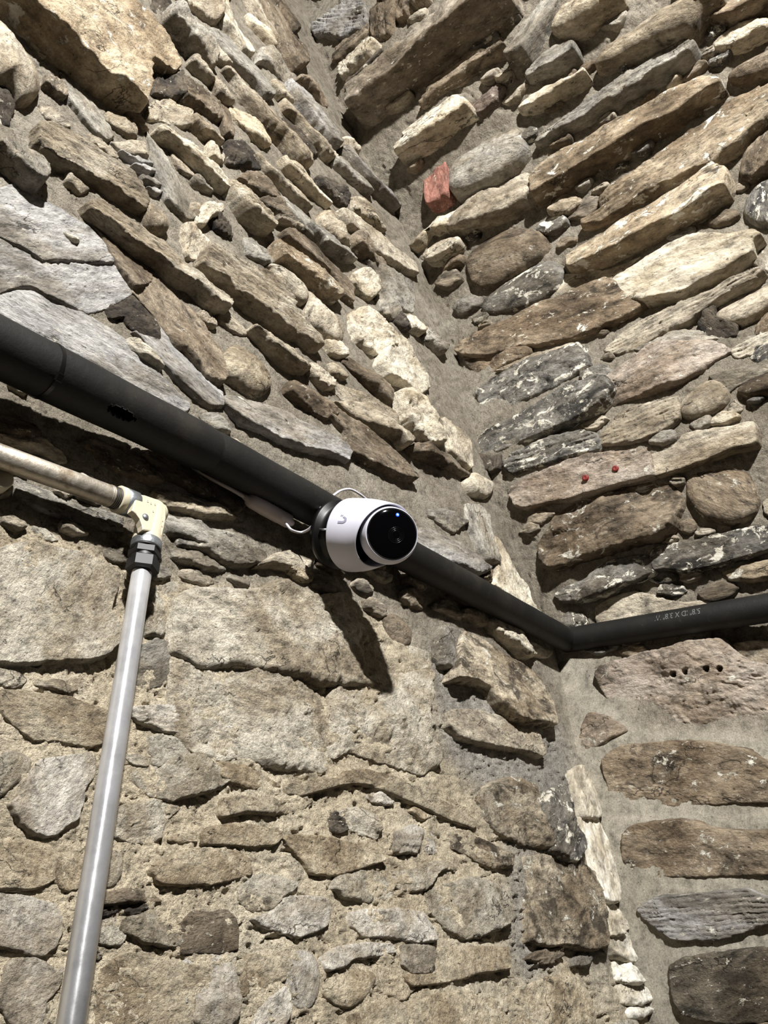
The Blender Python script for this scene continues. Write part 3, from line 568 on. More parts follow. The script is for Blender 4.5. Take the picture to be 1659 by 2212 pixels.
K L slate 17 rough 330,1060 380,960 470,980 600,1060 720,1130 800,1180 850,1230 840,1270 780,1300 700,1310 560,1230 420,1140
K L brown 12 rough 830,1290 900,1220 890,1290 850,1340 760,1340
K L grey 11 slab 690,800 780,800 860,870 860,960 860,1080 900,1190 900,1220 820,1190 760,1080 710,930
K L cream 13 slab 860,1000 940,1050 990,1150 1050,1280 1110,1380 1130,1500 1190,1590 1100,1560 990,1490 900,1400 860,1380 900,1280 890,1160
K L cream 16 round 680,610 760,570 840,600 900,640 870,720 760,730 720,690
K R dark 13 slab 720,500 770,440 840,450 830,540 760,560
K R dark 13 slab 840,480 920,440 920,520 860,560
Q L wash_ochre 11 slab -30,350 200,350 370,380 390,560 390,620 330,660 200,690 -30,690
Q L wash_ochre 9 rough 370,440 600,430 570,680 470,710 380,600
Q L lilac 12 slab -30,720 200,750 400,800 440,880 440,1000 400,1100 300,1180 100,1130 -30,1100
Q L lilac 12 slab 60,1200 250,1200 400,1280 450,1250 420,1400 330,1500 300,1680 120,1700 -30,1500
Q L wash_ochre 6 rough 330,1520 430,1400 450,1700 300,1700
Q L limewash 9 rough 850,100 1100,60 1310,100 1180,210 1150,330 1000,360 850,330
Q L limewash 12 round 780,420 860,420 890,480 850,650 750,690 760,500
Q L brown 13 rough 730,720 900,690 1060,700 1170,780 1050,790 900,790 740,820
Q L dark 10 lamin 900,850 950,790 1050,780 1060,830 950,880
Q L dark 8 lamin 700,850 850,840 760,900 700,900
Q L limewash 13 rough 900,900 1050,860 1170,900 1300,1000 1350,1090 1200,1100 1050,1080 850,1000
Q L limewash 9 rough 700,920 800,900 900,1000 880,1100 700,1080
Q L wash_ochre 7 slab 720,1280 900,1140 1150,1200 1300,1230 1450,1250 1500,1350 1390,1450 1370,1700 700,1700
"""

def parse_stones():
    out = []
    for ln in STONES.strip().splitlines():
        t = ln.split()
        ox, oy = TILE[t[0]]
        pts = np.array([[float(c) for c in q.split(',')] for q in t[5:]]) / 3.318 + np.array([ox, oy])
        out.append(dict(wall=t[1], mat=t[2], prot=float(t[3]), style=t[4], px=pts))
    return out
SPEC = parse_stones()
# ------------------------------------------------------------------ mesh helpers
def link_mesh(name, verts, faces, mat, parent=None, smooth=True):
    me = bpy.data.meshes.new(name)
    verts = np.asarray(verts, np.float32); faces = np.asarray(faces, np.int32)
    k = faces.shape[1]
    me.vertices.add(len(verts)); me.vertices.foreach_set('co', verts.ravel())
    me.loops.add(faces.size); me.loops.foreach_set('vertex_index', faces.ravel())
    me.polygons.add(len(faces)); me.polygons.foreach_set('loop_start', np.arange(0, faces.size, k, dtype=np.int32))
    me.polygons.foreach_set('use_smooth', np.full(len(faces), smooth))
    me.update(calc_edges=True); me.validate()
    me.materials.append(mat)
    o = bpy.data.objects.new(name, me); COL.objects.link(o)
    if parent: o.parent = parent
    return o

def in_poly(px, poly):
    x, y = px[..., 0], px[..., 1]
    r = np.zeros(x.shape, bool); n = len(poly); j = n - 1
    for i in range(n):
        xi, yi = poly[i]; xj, yj = poly[j]
        if yi != yj:
            r ^= ((yi > y) != (yj > y)) & (x < (xj - xi) * (y - yi) / (yj - yi) + xi)
        j = i
    return r

def resample(poly, n, rounding=0.25):
    # corner-cutting twice keeps the traced outline but softens its corners
    p = np.asarray(poly, float)
    for _ in range(2 if rounding > 0.2 else 1):
        q = np.roll(p, -1, 0)
        p = np.stack([p * (1 - rounding) + q * rounding, p * rounding + q * (1 - rounding)], 1).reshape(-1, p.shape[1])
        rounding = 0.25
    c = np.concatenate([p, p[:1]]); L = np.concatenate([[0], np.cumsum(np.linalg.norm(np.diff(c, axis=0), axis=1))])
    t = np.linspace(0, L[-1], n, endpoint=False)
    return np.stack([np.interp(t, L, c[:, k]) for k in range(p.shape[1])], 1)

# ------------------------------------------------------------------ walls (mortar bed)
def box_blur(a, r, it=3):
    for _ in range(it):
        for ax in (0, 1):
            p = np.concatenate([np.repeat(np.take(a, [0], ax), r + 1, ax), a, np.repeat(np.take(a, [-1], ax), r, ax)], ax)
            c = np.cumsum(p, ax); n = a.shape[ax]
            hi = np.take(c, np.arange(2 * r + 1, 2 * r + 1 + n), ax); lo = np.take(c, np.arange(0, n), ax)
            a = (hi - lo) / (2 * r + 1)
    return a

LIME_AREA = np.array([(-1200, 1060), (0, 1120), (140, 1160), (420, 1270), (640, 1290), (830, 1330), (940, 1480), (960, 1640), (1090, 1790),
                      (1130, 1830), (1150, 2030), (1380, 2130), (1720, 3600), (-1200, 3600)], float)
CEMENT_AREA = np.array([(930, 1370), (1000, 1370), (1210, 1570), (1240, 1650), (1255, 1790), (1140, 1800), (1150, 2010), (1190, 2090),
                        (1130, 2140), (1095, 2050), (1100, 1840), (1060, 1720), (960, 1620), (935, 1480)], float)
SMOOTH_AREA = np.array([(1180, 1380), (1330, 1430), (1400, 1580), (1700, 1560), (1700, 2300), (1440, 2300), (1340, 2010), (1270, 1780), (1230, 1560)], float)

NO_FILL = [SMOOTH_AREA, CEMENT_AREA,
           np.array([(560, 990), (900, 1000), (1030, 1090), (1085, 1260), (930, 1190), (720, 1080)], float),
           np.array([(60, 860), (330, 900), (560, 1020), (740, 1100), (760, 1180), (560, 1190), (330, 1070), (0, 950)], float),
           np.array([(650, 0), (690, 0), (760, 180), (860, 300), (830, 330), (740, 280), (680, 130)], float)]
def gap_stones():
    rng = np.random.RandomState(11); st = 4
    gx, gy = np.meshgrid(np.arange(0, 1660, st), np.arange(0, 2214, st)); G = np.stack([gx, gy], -1).astype(float)
    mask = np.zeros(gx.shape)
    for q in [s['px'] for s in SPEC] + NO_FILL:
        mask = np.maximum(mask, in_poly(G, q))
    mask = np.maximum(mask, np.abs(G[..., 0] - corner_x(G[..., 1])) < 14)
    mask = box_blur(mask, 1, 1) > 0.01
    new = []; cnt = {'L': 0, 'R': 0}
    for it in range(9000):
        if cnt['L'] >= 60 and cnt['R'] >= 70: break
        size = 62 - 48 * min(1, it / 6500)
        c = rng.rand(2) * np.array([1659, 2212])
        if mask[int(c[1]) // st, int(c[0]) // st]: continue
        wall = 'L' if c[0] < corner_x(c[1]) else 'R'
        if cnt[wall] >= (60 if wall == 'L' else 70): continue
        vp = np.array([2150, 1900.]) if wall == 'L' else np.array([-1380, 1650.])
        d = unit(vp - c); e = np.array([-d[1], d[0]])
        asp = rng.uniform(1.5, 3.2)
        a = np.linspace(0, 2 * np.pi, 9)[:-1] + rng.uniform(-.25, .25, 8)
        rr = rng.uniform(0.72, 1.2, 8)
        poly = c + size * 0.6 * ((np.cos(a) * rr)[:, None] * d + (np.sin(a) * rr / asp)[:, None] * e)
        lo, hi = poly.min(0), poly.max(0)
        if lo.min() < 2 or hi[0] > 1655 or hi[1] > 2208: continue
        i0, i1, j0, j1 = int(lo[1] // st), int(hi[1] // st) + 1, int(lo[0] // st), int(hi[0] // st) + 1
        ins = in_poly(G[i0:i1, j0:j1], poly)
        if wall == 'L' and in_poly(c[None], LIME_AREA)[0] and rng.rand() < 0.93: continue
        if ins.sum() < 4 or (mask[i0:i1, j0:j1] & ins).sum() > 0.06 * ins.sum(): continue
        sub = mask[i0:i1, j0:j1]; sub |= box_blur(ins.astype(float), 1, 1) > 0.01
        low = bool(in_poly(c[None], LIME_AREA)[0]) and wall == 'L'
        mats = ['limewash', 'lilac', 'wash_ochre', 'limewash'] if low else (['tan', 'brown', 'grey', 'lamin', 'pale', 'tan'] if wall == 'L' else ['grey', 'brown', 'tan', 'greywhite', 'lamin'])
        new.append(dict(wall=wall, mat=mats[rng.randint(len(mats))], prot=rng.uniform(7, 15), style=['rough', 'rough', 'slab', 'lamin'][rng.randint(4)], px=poly))
        cnt[wall] += 1
    SPEC.extend(new)
gap_stones()

def make_wall(wall, name):
    # rows and columns thin out away from the photographed part of the wall
    ys = np.concatenate([np.arange(-520, -40, 16), np.arange(-40, 2250, 3.3), np.arange(2250, 2660, 14), np.arange(2660, 3400, 40)])
    if wall == 'L':
        t = np.concatenate([np.linspace(-900, -40, 44), np.linspace(-28, 1000, 315)])
        t = (t - t[0]) / (t[-1] - t[0])
        x0, x1 = np.full_like(ys, -900), corner_x(ys) + 22
    else:
        t = np.concatenate([np.linspace(0, 700, 225), np.linspace(712, 1500, 50)])
        t = (t - t[0]) / (t[-1] - t[0])
        x0, x1 = corner_x(ys) - 22, np.maximum(corner_x(ys) + 1600, 2500)
    X = x0[:, None] + (x1 - x0)[:, None] * t[None]
    PX = np.stack([X, np.repeat(ys[:, None], X.shape[1], 1)], -1)
    B = hit(wall, PX); D = depth(B)
    mm = D / FPX                                            # metres per pixel of this spot
    prot = np.zeros(X.shape)
    for s in SPEC:
        if s['wall'] != wall: continue
        lo, hi = s['px'].min(0) - 3, s['px'].max(0) + 3
        box = (PX[..., 0] > lo[0]) & (PX[..., 0] < hi[0]) & (PX[..., 1] > lo[1]) & (PX[..., 1] < hi[1])
        idx = np.nonzero(box)
        ins = in_poly(PX[idx], s['px'])
        prot[idx[0][ins], idx[1][ins]] = np.maximum(prot[idx[0][ins], idx[1][ins]], s['prot'])
    lime = in_poly(PX, LIME_AREA).astype(float) if wall == 'L' else np.zeros(X.shape)
    cem = in_poly(PX, CEMENT_AREA).astype(float)
    smo = in_poly(PX, SMOOTH_AREA).astype(float)
    lime, cem, smo = box_blur(lime, 5), box_blur(cem, 4), box_blur(smo, 5)
    q = B / 0.012 if False else np.stack([PX[..., 0], PX[..., 1], PX[..., 0] * 0], -1)
    fill = 0.14 + 0.62 * lime + 0.12 * smo
    # mortar banks up on the upper edge of a stone and falls back under its lower edge
    bank = np.concatenate([prot[5:], np.zeros((5, prot.shape[1]))])
    bed = (box_blur(prot, 3) * fill + box_blur(np.maximum(bank - prot, 0), 3) * 0.55 * (1 - 0.6 * lime)) * (0.8 + 0.55 * fbm(q / 45, 3))
    lumps = 5.5 * fbm(q / 60, 4, 0.6) + (2.6 + 2.5 * lime) * fbm(q / 17 + 40, 4, 0.62)
    lumps = lumps + lime * (7.0 * fbm(q / 38 + 200, 3, 0.55) - 13.0 * np.clip(ridge(q / np.array([52., 24., 1]) + 33, 2) - 0.74, 0, 1))
    crumb = np.clip(fbm(q / 11 + 80, 3, 0.6), 0, 1) * (4.5 * lime + 15.0 * cem + 4.0)
    pits = -np.clip(fbm(q / 24 + 120, 3) - 0.22, 0, 1) * (18 + 22 * lime)
    crack = -np.clip(ridge(q / np.array([85., 44., 1]) + 7, 2) - 0.86, 0, 1) * 95 * (0.12 + lime)
    h = bed + (lumps + crumb + pits + crack) * (1 - 0.82 * smo)
    n = NL if wall == 'L' else NR
    V = B + (h * mm)[..., None] * n
    r, c = X.shape
    I = np.arange(r * c).reshape(r, c)
    F = np.stack([I[:-1, :-1], I[1:, :-1], I[1:, 1:], I[:-1, 1:]], -1).reshape(-1, 4)
    v = V.reshape(-1, 3)
    nn = np.cross(v[F[0, 1]] - v[F[0, 0]], v[F[0, 2]] - v[F[0, 0]])
    if nn @ n < 0: F = F[:, ::-1]
    o = link_mesh(name, v, F, M['mortar'])
    for an, arr in (('lime', lime), ('cement', cem), ('smooth_pointing', smo)):
        a = o.data.attributes.new(an, 'FLOAT', 'POINT'); a.data.foreach_set('value', arr.ravel().astype(np.float32))
    o['kind'] = 'structure'
    return o

WALLS = {'L': make_wall('L', 'wall_left'), 'R': make_wall('R', 'wall_right')}
WALLS['L']['label'] = 'rubble stone wall with grey and limewashed mortar, pipes and camera fixed to it'
WALLS['R']['label'] = 'coursed stone wall with smooth grey pointing and one red brick'

# ------------------------------------------------------------------ stones
def make_stone(s, idx, coarse=1.0):
    rng = np.random.RandomState(1000 + idx)
    wall, px = s['wall'], s['px']
    cpx = px.mean(0)
    d = float(depth(hit(wall, cpx))); mm = d / FPX
    if 'up' not in s:
        s['prot'] *= 1.3 if (wall == 'R' or not in_poly(cpx[None], LIME_AREA)[0]) else 1.05
        s['up'] = 1
    prot = s['prot'] * mm
    P = hit(wall, px, prot * 0.6)
    n = NL if wall == 'L' else NR
    O = hit(wall, cpx)
    # long axis of the stone within the wall plane
    Q = P - P.mean(0); Q = Q - (Q @ n)[:, None] * n
    w, E = np.linalg.eigh(Q.T @ Q)
    ex = unit(E[:, 2] - n * (E[:, 2] @ n))
    ref = EX if wall == 'L' else EY
    if ex @ ref < 0: ex = -ex
    ey = np.cross(n, ex)
    loc = np.stack([(P - O) @ ex, (P - O) @ ey], 1) / mm          # outline in local "pixels"
    style = s['style']
    per = np.linalg.norm(loc - np.roll(loc, 1, 0), axis=1).sum()
    step = 3.35 * coarse * (1.35 if per > 1100 else 1.0)
    if 'holes' in s: step = 2.2
    N = int(np.clip(per / step, 24, 620))
    rd = {'slab': 0.10, 'round': 0.25, 'rough': 0.12, 'lamin': 0.12, 'facet': 0.10}[style]
    b = resample(loc, N, rd)
    cc_ = b - b.mean(0); b = b + cc_ / (np.linalg.norm(cc_, axis=1)[:, None] + 1e-9) * s.get('grow', 3.0 if (wall == 'L' and in_poly(cpx[None], LIME_AREA)[0]) else 6.0)
    # ragged outline
    seed = rng.rand(3) * 100
    b3 = np.concatenate([b, np.zeros((N, 1))], 1)
    out = b - b.mean(0); out /= np.linalg.norm(out, axis=1)[:, None] + 1e-9
    amp = {'slab': 3.6, 'round': 2.0, 'rough': 5.0, 'lamin': 4.2, 'facet': 5.0}[style]
    b = b + out * (amp * fbm(b3 / 16 + seed, 3, 0.6) + amp * 0.8 * fbm(b3 / 45 + seed, 2))[:, None]
    # spine that the face rings close on
    ctr = b.mean(0)
    ex_ext = np.abs(b[:, 0] - ctr[0]).max(); wy = np.abs(b[:, 1] - ctr[1]).mean()
    half = max(ex_ext - 1.5 * wy, 0) * 0.92
    # spine follows the middle of a bent stone
    xs = np.linspace(-half, half, 9) + ctr[0]
    mid = []
    for x in xs:
        near = b[np.abs(b[:, 0] - x) < max(6, ex_ext * 0.12)]
        mid.append((near[:, 1].max() + near[:, 1].min()) / 2 if len(near) > 3 else ctr[1])
    mid = np.convolve(np.concatenate([[mid[0]] * 2, mid, [mid[-1]] * 2]), np.ones(5) / 5, 'valid')
    sx = np.clip(b[:, 0], xs[0], xs[-1])
    if half > 0:
        sx = ctr[0] + (sx - ctr[0]) * 0.96
    sp = np.stack([sx, np.interp(sx, xs, mid)], 1)
    dist = np.linalg.norm(b - sp, axis=1)
    W = np.percentile(dist, 60)
    K = int(np.clip(W / (step * 1.0), 5, 60))
    rb = {'slab': 4.5, 'round': max(W * 0.95, 5), 'rough': 6.5, 'lamin': 5.5, 'facet': 16}[style]
    rb = min(rb, W * 0.95)
    # ring fractions: a few close to the rim, then even
    rim = np.array([0, 0.06, 0.16, 0.32, 0.55, 0.8]) * min(rb * 1.1, W * 0.6) / max(W, 1e-6)
    fr = np.unique(np.concatenate([rim, np.linspace(rim[-1], 1, K + 1)]))
    ring_xy, ring_z = [], []
    H = s['prot']; z0 = {'round': 0.25}.get(style, 0.5)
    for f in fr:
        xy = b + (sp - b) * f
        dd = dist * f
        u = np.clip(dd / rb, 0, 1)
        z = H * (z0 + (1 - z0) * np.sqrt(np.clip(1 - (1 - u) ** 2, 0, 1)))
        ring_xy.append(xy); ring_z.append(z)
    XY = np.stack(ring_xy); Zf = np.stack(ring_z)                    # (rings, N)
    fade = np.clip((Zf / max(H, 1e-6)) * 1.3 - 0.3, 0, 1)
    p3 = np.concatenate([XY, np.zeros(XY.shape[:2] + (1,))], -1)
    loc0 = (XY - ctr)
    # face relief
    tilt = rng.uniform(-0.06, 0.06, 2)
    rel = loc0[..., 0] * tilt[0] * 0.6 + loc0[..., 1] * tilt[1] * 1.6
    low_ = bool(in_poly(cpx[None], LIME_AREA)[0]) and wall == 'L'
    dn = -(EV if wall == 'L' else DC); d2_ = np.array([dn @ ex, dn @ ey])
    tt_ = loc0 @ d2_; tt_ = tt_ / (np.abs(tt_).max() + 1e-6)
    rel = rel + tt_ * H * (0.10 if low_ else 0.42)
    k = {'slab': 0.8, 'round': 0.7, 'rough': 1.15, 'lamin': 1.0, 'facet': 1.3}[style]
    sc = np.array([0.6, 1.0, 1.0])
    rel = rel + k * (H * 0.22 + 2.0) * fbm(p3 * sc / 55 + seed, 3) * 1.6
    rel = rel + k * 4.2 * fbm(p3 * sc / 19 + seed + 31, 4, 0.62) + k * 1.6 * fbm(p3 / 8 + seed + 71, 2, 0.6)
    if style in ('rough', 'facet'):
        # broken facets: lowest of several tilted planes
        nf = 7 if style == 'rough' else 11
        span = np.abs(loc0).reshape(-1, 2).max(0)
        best = None
        for q in range(nf):
            c0 = (rng.rand(2) * 2 - 1) * span * 0.7
            g = rng.normal(size=2) * (0.22 if style == 'rough' else 0.20)
            pl = rng.uniform(0, 0.35) * H + (loc0 - c0) @ g
            best = pl if best is None else np.minimum(best, pl)
        best = best - np.percentile(best, 55)
        rel = rel + np.clip(best, -H * 0.6, H * 0.5) * 0.9
    if style == 'lamin':
        yy = loc0[..., 1] + 3.0 * fbm(p3 / 40 + seed + 5, 2)
        lam = rng.uniform(9, 16)
        ph = yy / lam + 0.7 * fbm(p3 * np.array([0.25, 1, 1]) / 24 + seed + 3, 3)
        saw = ph - np.floor(ph)
        rel = rel + (np.minimum(saw * 1.3, 1.0) - 0.5) * rng.uniform(3.0, 5.5) * (0.6 + 0.8 * np.clip(fbm(p3 / 50 + seed + 9, 2) + 0.4, 0, 1))
    if style != 'round':
        ch = ridge(p3 * sc / 34 + seed + 60, 3)
        rel = rel - np.clip(ch - 0.62, 0, 1) * 9.0 * k
    rel = rel - rel.mean()
    Z = Zf + np.maximum(rel, -0.55 * H) * fade
    for hx, hy in s.get('holes', ()):
        hp = hit(wall, np.array([hx, hy], float), prot); hl = np.array([(hp - O) @ ex, (hp - O) @ ey]) / mm
        rr = np.linalg.norm(XY - hl, axis=-1)
        Z = Z - 26 * np.clip((6.8 - rr) / 1.6, 0, 1)
    Z = np.maximum(Z, -0.2 * H)
    # skirt into the mortar
    sk = [(1.02, -0.25 * H - 3), (1.04, -0.6 * H - 10)]
    vx = [ctr + (b - ctr) * s_ for s_, _ in sk][::-1]; vz = [np.full(N, z_) for _, z_ in sk][::-1]
    allxy = np.concatenate([np.stack(vx), XY]); allz = np.concatenate([np.stack(vz), Z])
    # undercut side wobble
    R = len(allxy)
    v = np.concatenate([allxy, allz[..., None]], -1).reshape(-1, 3)
    I = np.arange(R * N).reshape(R, N)
    a, bb = I[:-1], I[1:]
    F = np.stack([a, np.roll(a, -1, 1), np.roll(bb, -1, 1), bb], -1).reshape(-1, 4)
    # winding: outline orientation
    area = 0.5 * np.sum(b[:, 0] * np.roll(b[:, 1], -1) - np.roll(b[:, 0], -1) * b[:, 1])
    if area < 0: F = F[:, ::-1]
    tex = d ** 0.75                                                  # texture grows a little with distance
    nm = 'brick' if s['mat'] == 'brick' else 'stone'
    o = link_mesh(nm, v * mm / tex, F, M[s['mat']], WALLS[wall])
    o.matrix_world = Matrix(((ex[0], ey[0], n[0], O[0]), (ex[1], ey[1], n[1], O[1]), (ex[2], ey[2], n[2], O[2]), (0, 0, 0, 1))) @ Matrix.Diagonal((tex, tex, tex, 1))
    return o

for s in SPEC:
    if s['mat'] == 'pink' and abs(s['px'].mean(0)[1] - 1480) < 60 and len(s['px']) > 20:
        s['holes'] = [(1458.3, 1457.4), (1486, 1453.4), (1531.8, 1447.4), (1560.7, 1447.4)]
for i, s in enumerate(SPEC):
    s['obj'] = make_stone(s, i)

# stones of the same walls beyond the photographed part
def filler():
    rng = np.random.RandomState(23); st = 10; x0, y0 = -520, -400
    gx, gy = np.meshgrid(np.arange(x0, 2260, st), np.arange(y0, 2900, st)); G = np.stack([gx, gy], -1).astype(float)
    mask = (gx > -4) & (gx < IW + 4) & (gy > -4) & (gy < IH + 4)
    for q in [s['px'] for s in SPEC]:
        mask |= in_poly(G, q)
    mask |= np.abs(G[..., 0] - corner_x(G[..., 1])) < 22
    cnt = {'L': 0, 'R': 0}; lim = {'L': 66, 'R': 110}
    for it in range(9000):
        size = 150 - 100 * min(1, it / 7000)
        c = np.array([rng.uniform(x0, 2250), rng.uniform(y0, 2880)])
        i, j = int((c[1] - y0) // st), int((c[0] - x0) // st)
        if mask[i, j]: continue
        wall = 'L' if c[0] < corner_x(c[1]) else 'R'
        if cnt[wall] >= lim[wall]: continue
        vp = np.array([2150, 1900.]) if wall == 'L' else np.array([-1380, 1650.])
        d = unit(vp - c); e = np.array([-d[1], d[0]]); asp = rng.uniform(1.8, 3.4)
        a = np.linspace(0, 2 * np.pi, 11)[:-1] + rng.uniform(-.2, .2, 10)
        rr = rng.uniform(0.82, 1.12, 10)
        cs, sn = np.cos(a), np.sin(a)
        sq = 1 / np.maximum(np.abs(cs), np.abs(sn)) ** 0.6
        poly = c + size * 0.62 * ((cs * rr * sq)[:, None] * d + (sn * rr * sq / asp)[:, None] * e)
        ins = in_poly(G, poly)
        if ins.sum() < 4 or (mask & ins).sum() > 0.08 * ins.sum(): continue
        if poly.min() < -640 or poly[:, 0].max() > 2300 or poly[:, 1].max() > 3000: continue
        mask |= box_blur(ins.astype(float), 1, 1) > 0.01
        mats = ['tan', 'brown', 'grey', 'pale', 'tanf'] if wall == 'L' else ['tan', 'brown', 'grey', 'ochre', 'tanf', 'pink']
        if wall == 'L' and in_poly(c[None], LIME_AREA)[0]: mats = ['limewash', 'lilac', 'wash_ochre']
        make_stone(dict(wall=wall, mat=mats[rng.randint(len(mats))], prot=rng.uniform(12, 24), style=['slab', 'rough', 'lamin'][rng.randint(3)], px=poly),
                   5000 + it, 2.0)
        cnt[wall] += 1
filler()
# ------------------------------------------------------------------ fittings on the walls
def empty(name, loc, label, cat, group=None):
    o = bpy.data.objects.new(name, None); COL.objects.link(o)
    o.location = Vector(loc); o.empty_display_size = 0.05
    o['label'] = label; o['category'] = cat
    if group: o['group'] = group
    return o
def keep(o, parent):
    # parent without moving (vertices are given in world space)
    o.parent = parent
    off = parent.matrix_world.inverted() if parent.type != 'EMPTY' else Matrix.Translation(-parent.location)
    if parent.type != 'EMPTY' and parent.parent is not None:
        off = Matrix.Identity(4)
    o.matrix_parent_inverse = Matrix.Identity(4)
    o.matrix_basis = off
    return o
def local(verts, parent_loc):
    return np.asarray(verts) - np.asarray(parent_loc)

def frame(d, ref=None):
    d = unit(d); ref = NL if ref is None else ref
    a = unit(ref - d * (ref @ d)); return a, np.cross(d, a)

def sweep(path, rad, segs=32, ref=None, caps=True):
    """tube along a polyline; rad is a number or one per point"""
    path = np.asarray(path, float); n = len(path)
    rad = np.broadcast_to(np.asarray(rad, float), (n,))
    T = np.gradient(path, axis=0)
    rings = []
    a0, _ = frame(T[0], ref)
    for i in range(n):
        t = unit(T[i]); a0 = unit(a0 - t * (a0 @ t)); b0 = np.cross(t, a0)
        th = np.linspace(0, 2 * np.pi, segs, endpoint=False)
        rings.append(path[i] + rad[i] * (np.cos(th)[:, None] * a0 + np.sin(th)[:, None] * b0))
    V = np.concatenate(rings)
    I = np.arange(n * segs).reshape(n, segs)
    F = np.stack([I[:-1], np.roll(I[:-1], -1, 1), np.roll(I[1:], -1, 1), I[1:]], -1).reshape(-1, 4)
    if caps:
        c0, c1 = len(V), len(V) + 1
        V = np.concatenate([V, path[:1], path[-1:]])
        k = np.arange(segs); k2 = np.roll(k, -1)
        f0 = np.stack([np.full(segs, c0), I[0][k2], I[0][k], np.full(segs, c0)], -1)
        f1 = np.stack([np.full(segs, c1), I[-1][k], I[-1][k2], np.full(segs, c1)], -1)
        return V, F, np.concatenate([f0[:, :3], f1[:, :3]])
    return V, F, None

def part(name, V, F, mat, parent, tris=None, smooth=True, origin=None):
    """mesh from quads F and triangles tris in world space, stored relative to its origin"""
    o0 = np.asarray(origin if origin is not None else np.asarray(V).mean(0))
    me = bpy.data.meshes.new(name)
    fs = [tuple(int(i) for i in f) for f in F] + ([tuple(int(i) for i in f) for f in tris] if tris is not None else [])
    me.from_pydata([tuple(v) for v in (np.asarray(V) - o0)], [], fs)
    me.polygons.foreach_set('use_smooth', np.full(len(me.polygons), smooth))
    me.update(); me.materials.append(mat)
    o = bpy.data.objects.new(name, me); COL.objects.link(o)
    wl = Vector(o0)
    if parent is not None:
        o.parent = parent
        p = parent; acc = Vector((0, 0, 0))
        while p is not None:
            acc += p.location; p = p.parent
        wl = wl - acc
    o.location = wl
    return o
def tube(name, path, rad, mat, parent, segs=32, caps=True, ref=None):
    V, F, T = sweep(path, rad, segs, ref, caps)
    o = part(name, V, F, mat, parent, T)
    if T is not None:
        sm = np.ones(len(o.data.polygons), bool); sm[len(F):] = False
        o.data.polygons.foreach_set('use_smooth', sm)
    return o
def catmull(pts, n=10):
    p = np.asarray(pts, float); p = np.concatenate([2 * p[:1] - p[1:2], p, 2 * p[-1:] - p[-2:-1]])
    out = []
    for i in range(1, len(p) - 2):
        for t in np.linspace(0, 1, n, endpoint=False):
            out.append(0.5 * (2 * p[i] + (p[i + 1] - p[i - 1]) * t + (2 * p[i - 1] - 5 * p[i] + 4 * p[i + 1] - p[i + 2]) * t * t
                              + (3 * p[i] - p[i - 1] - 3 * p[i + 1] + p[i + 2]) * t ** 3))
    out.append(p[-2]); return np.array(out)
def lathe_pts(base, ax, prof, segs=48, e1=None):
    """prof: (along axis, radius)"""
    e1, e2 = frame(ax, EV if e1 is None else e1)
    th = np.linspace(0, 2 * np.pi, segs, endpoint=False)
    V = np.concatenate([base + ax * a + r * (np.cos(th)[:, None] * e1 + np.sin(th)[:, None] * e2) for a, r in prof])
    n = len(prof); I = np.arange(n * segs).reshape(n, segs)
    F = np.stack([I[:-1], np.roll(I[:-1], -1, 1), np.roll(I[1:], -1, 1), I[1:]], -1).reshape(-1, 4)
    return V, F
def lathe(name, base, ax, prof, mat, parent, segs=48, e1=None, smooth=True):
    V, F = lathe_pts(base, unit(ax), prof, segs, e1)
    return part(name, V, F, mat, parent, smooth=smooth)
def prism(name, poly, ax, thick, mat, parent, bevel=0.0):
    """poly: world points of the front face; extruded against ax by thick, rim bevelled"""
    P = np.asarray(poly, float); n = len(P); c = P.mean(0)
    if bevel:
        inn = P + (c - P) / np.linalg.norm(c - P, axis=1)[:, None] * bevel
        rings = [inn, P - ax * bevel * 0.4, P - ax * bevel * 1.2, P - ax * thick]
    else:
        rings = [P, P - ax * thick]
    V = np.concatenate(rings); I = np.arange(len(rings) * n).reshape(-1, n)
    F = [f for f in np.stack([I[:-1], np.roll(I[:-1], -1, 1), np.roll(I[1:], -1, 1), I[1:]], -1).reshape(-1, 4)]
    F = [tuple(f) for f in F] + [tuple(I[0]), tuple(I[-1][::-1])]
    return part(name, V, F, mat, parent, smooth=False)

def at(x, y, off): return hit_left(np.array([x, y], float), off)
def atR(x, y, off): return hit_right(np.array([x, y], float), off)
def mpp(P): return float(depth(P)) / FPX

# ---- materials of the fittings
def foam_mat():
    m, nt, bs = new_mat('black_foam')
    tc = nd(nt, 'ShaderNodeTexCoord'); v = tc.outputs['Object']
    a = noise(nt, v, 22, 5, 0.6); b = noise(nt, v, 120, 6, 0.7)
    base = ramp(nt, a, [(0.35, rgb('#0d0d0c')), (0.55, rgb('#161513')), (0.7, rgb('#24211c'))])
    base = mix(nt, ramp(nt, b, [(0.62, (0.0,)), (0.75, (0.35,))]), base, rgb('#4f4a42'))
    nt.links.new(base, bs.inputs['Base Color'])
    bs.inputs['Roughness'].default_value = 0.62; bs.inputs['Specular IOR Level'].default_value = 0.35
    bp = nd(nt, 'ShaderNodeBump'); bp.inputs['Strength'].default_value = 0.25; bp.inputs['Distance'].default_value = 0.002
    nt.links.new(b, bp.inputs['Height']); nt.links.new(bp.outputs[0], bs.inputs['Normal'])
    return m
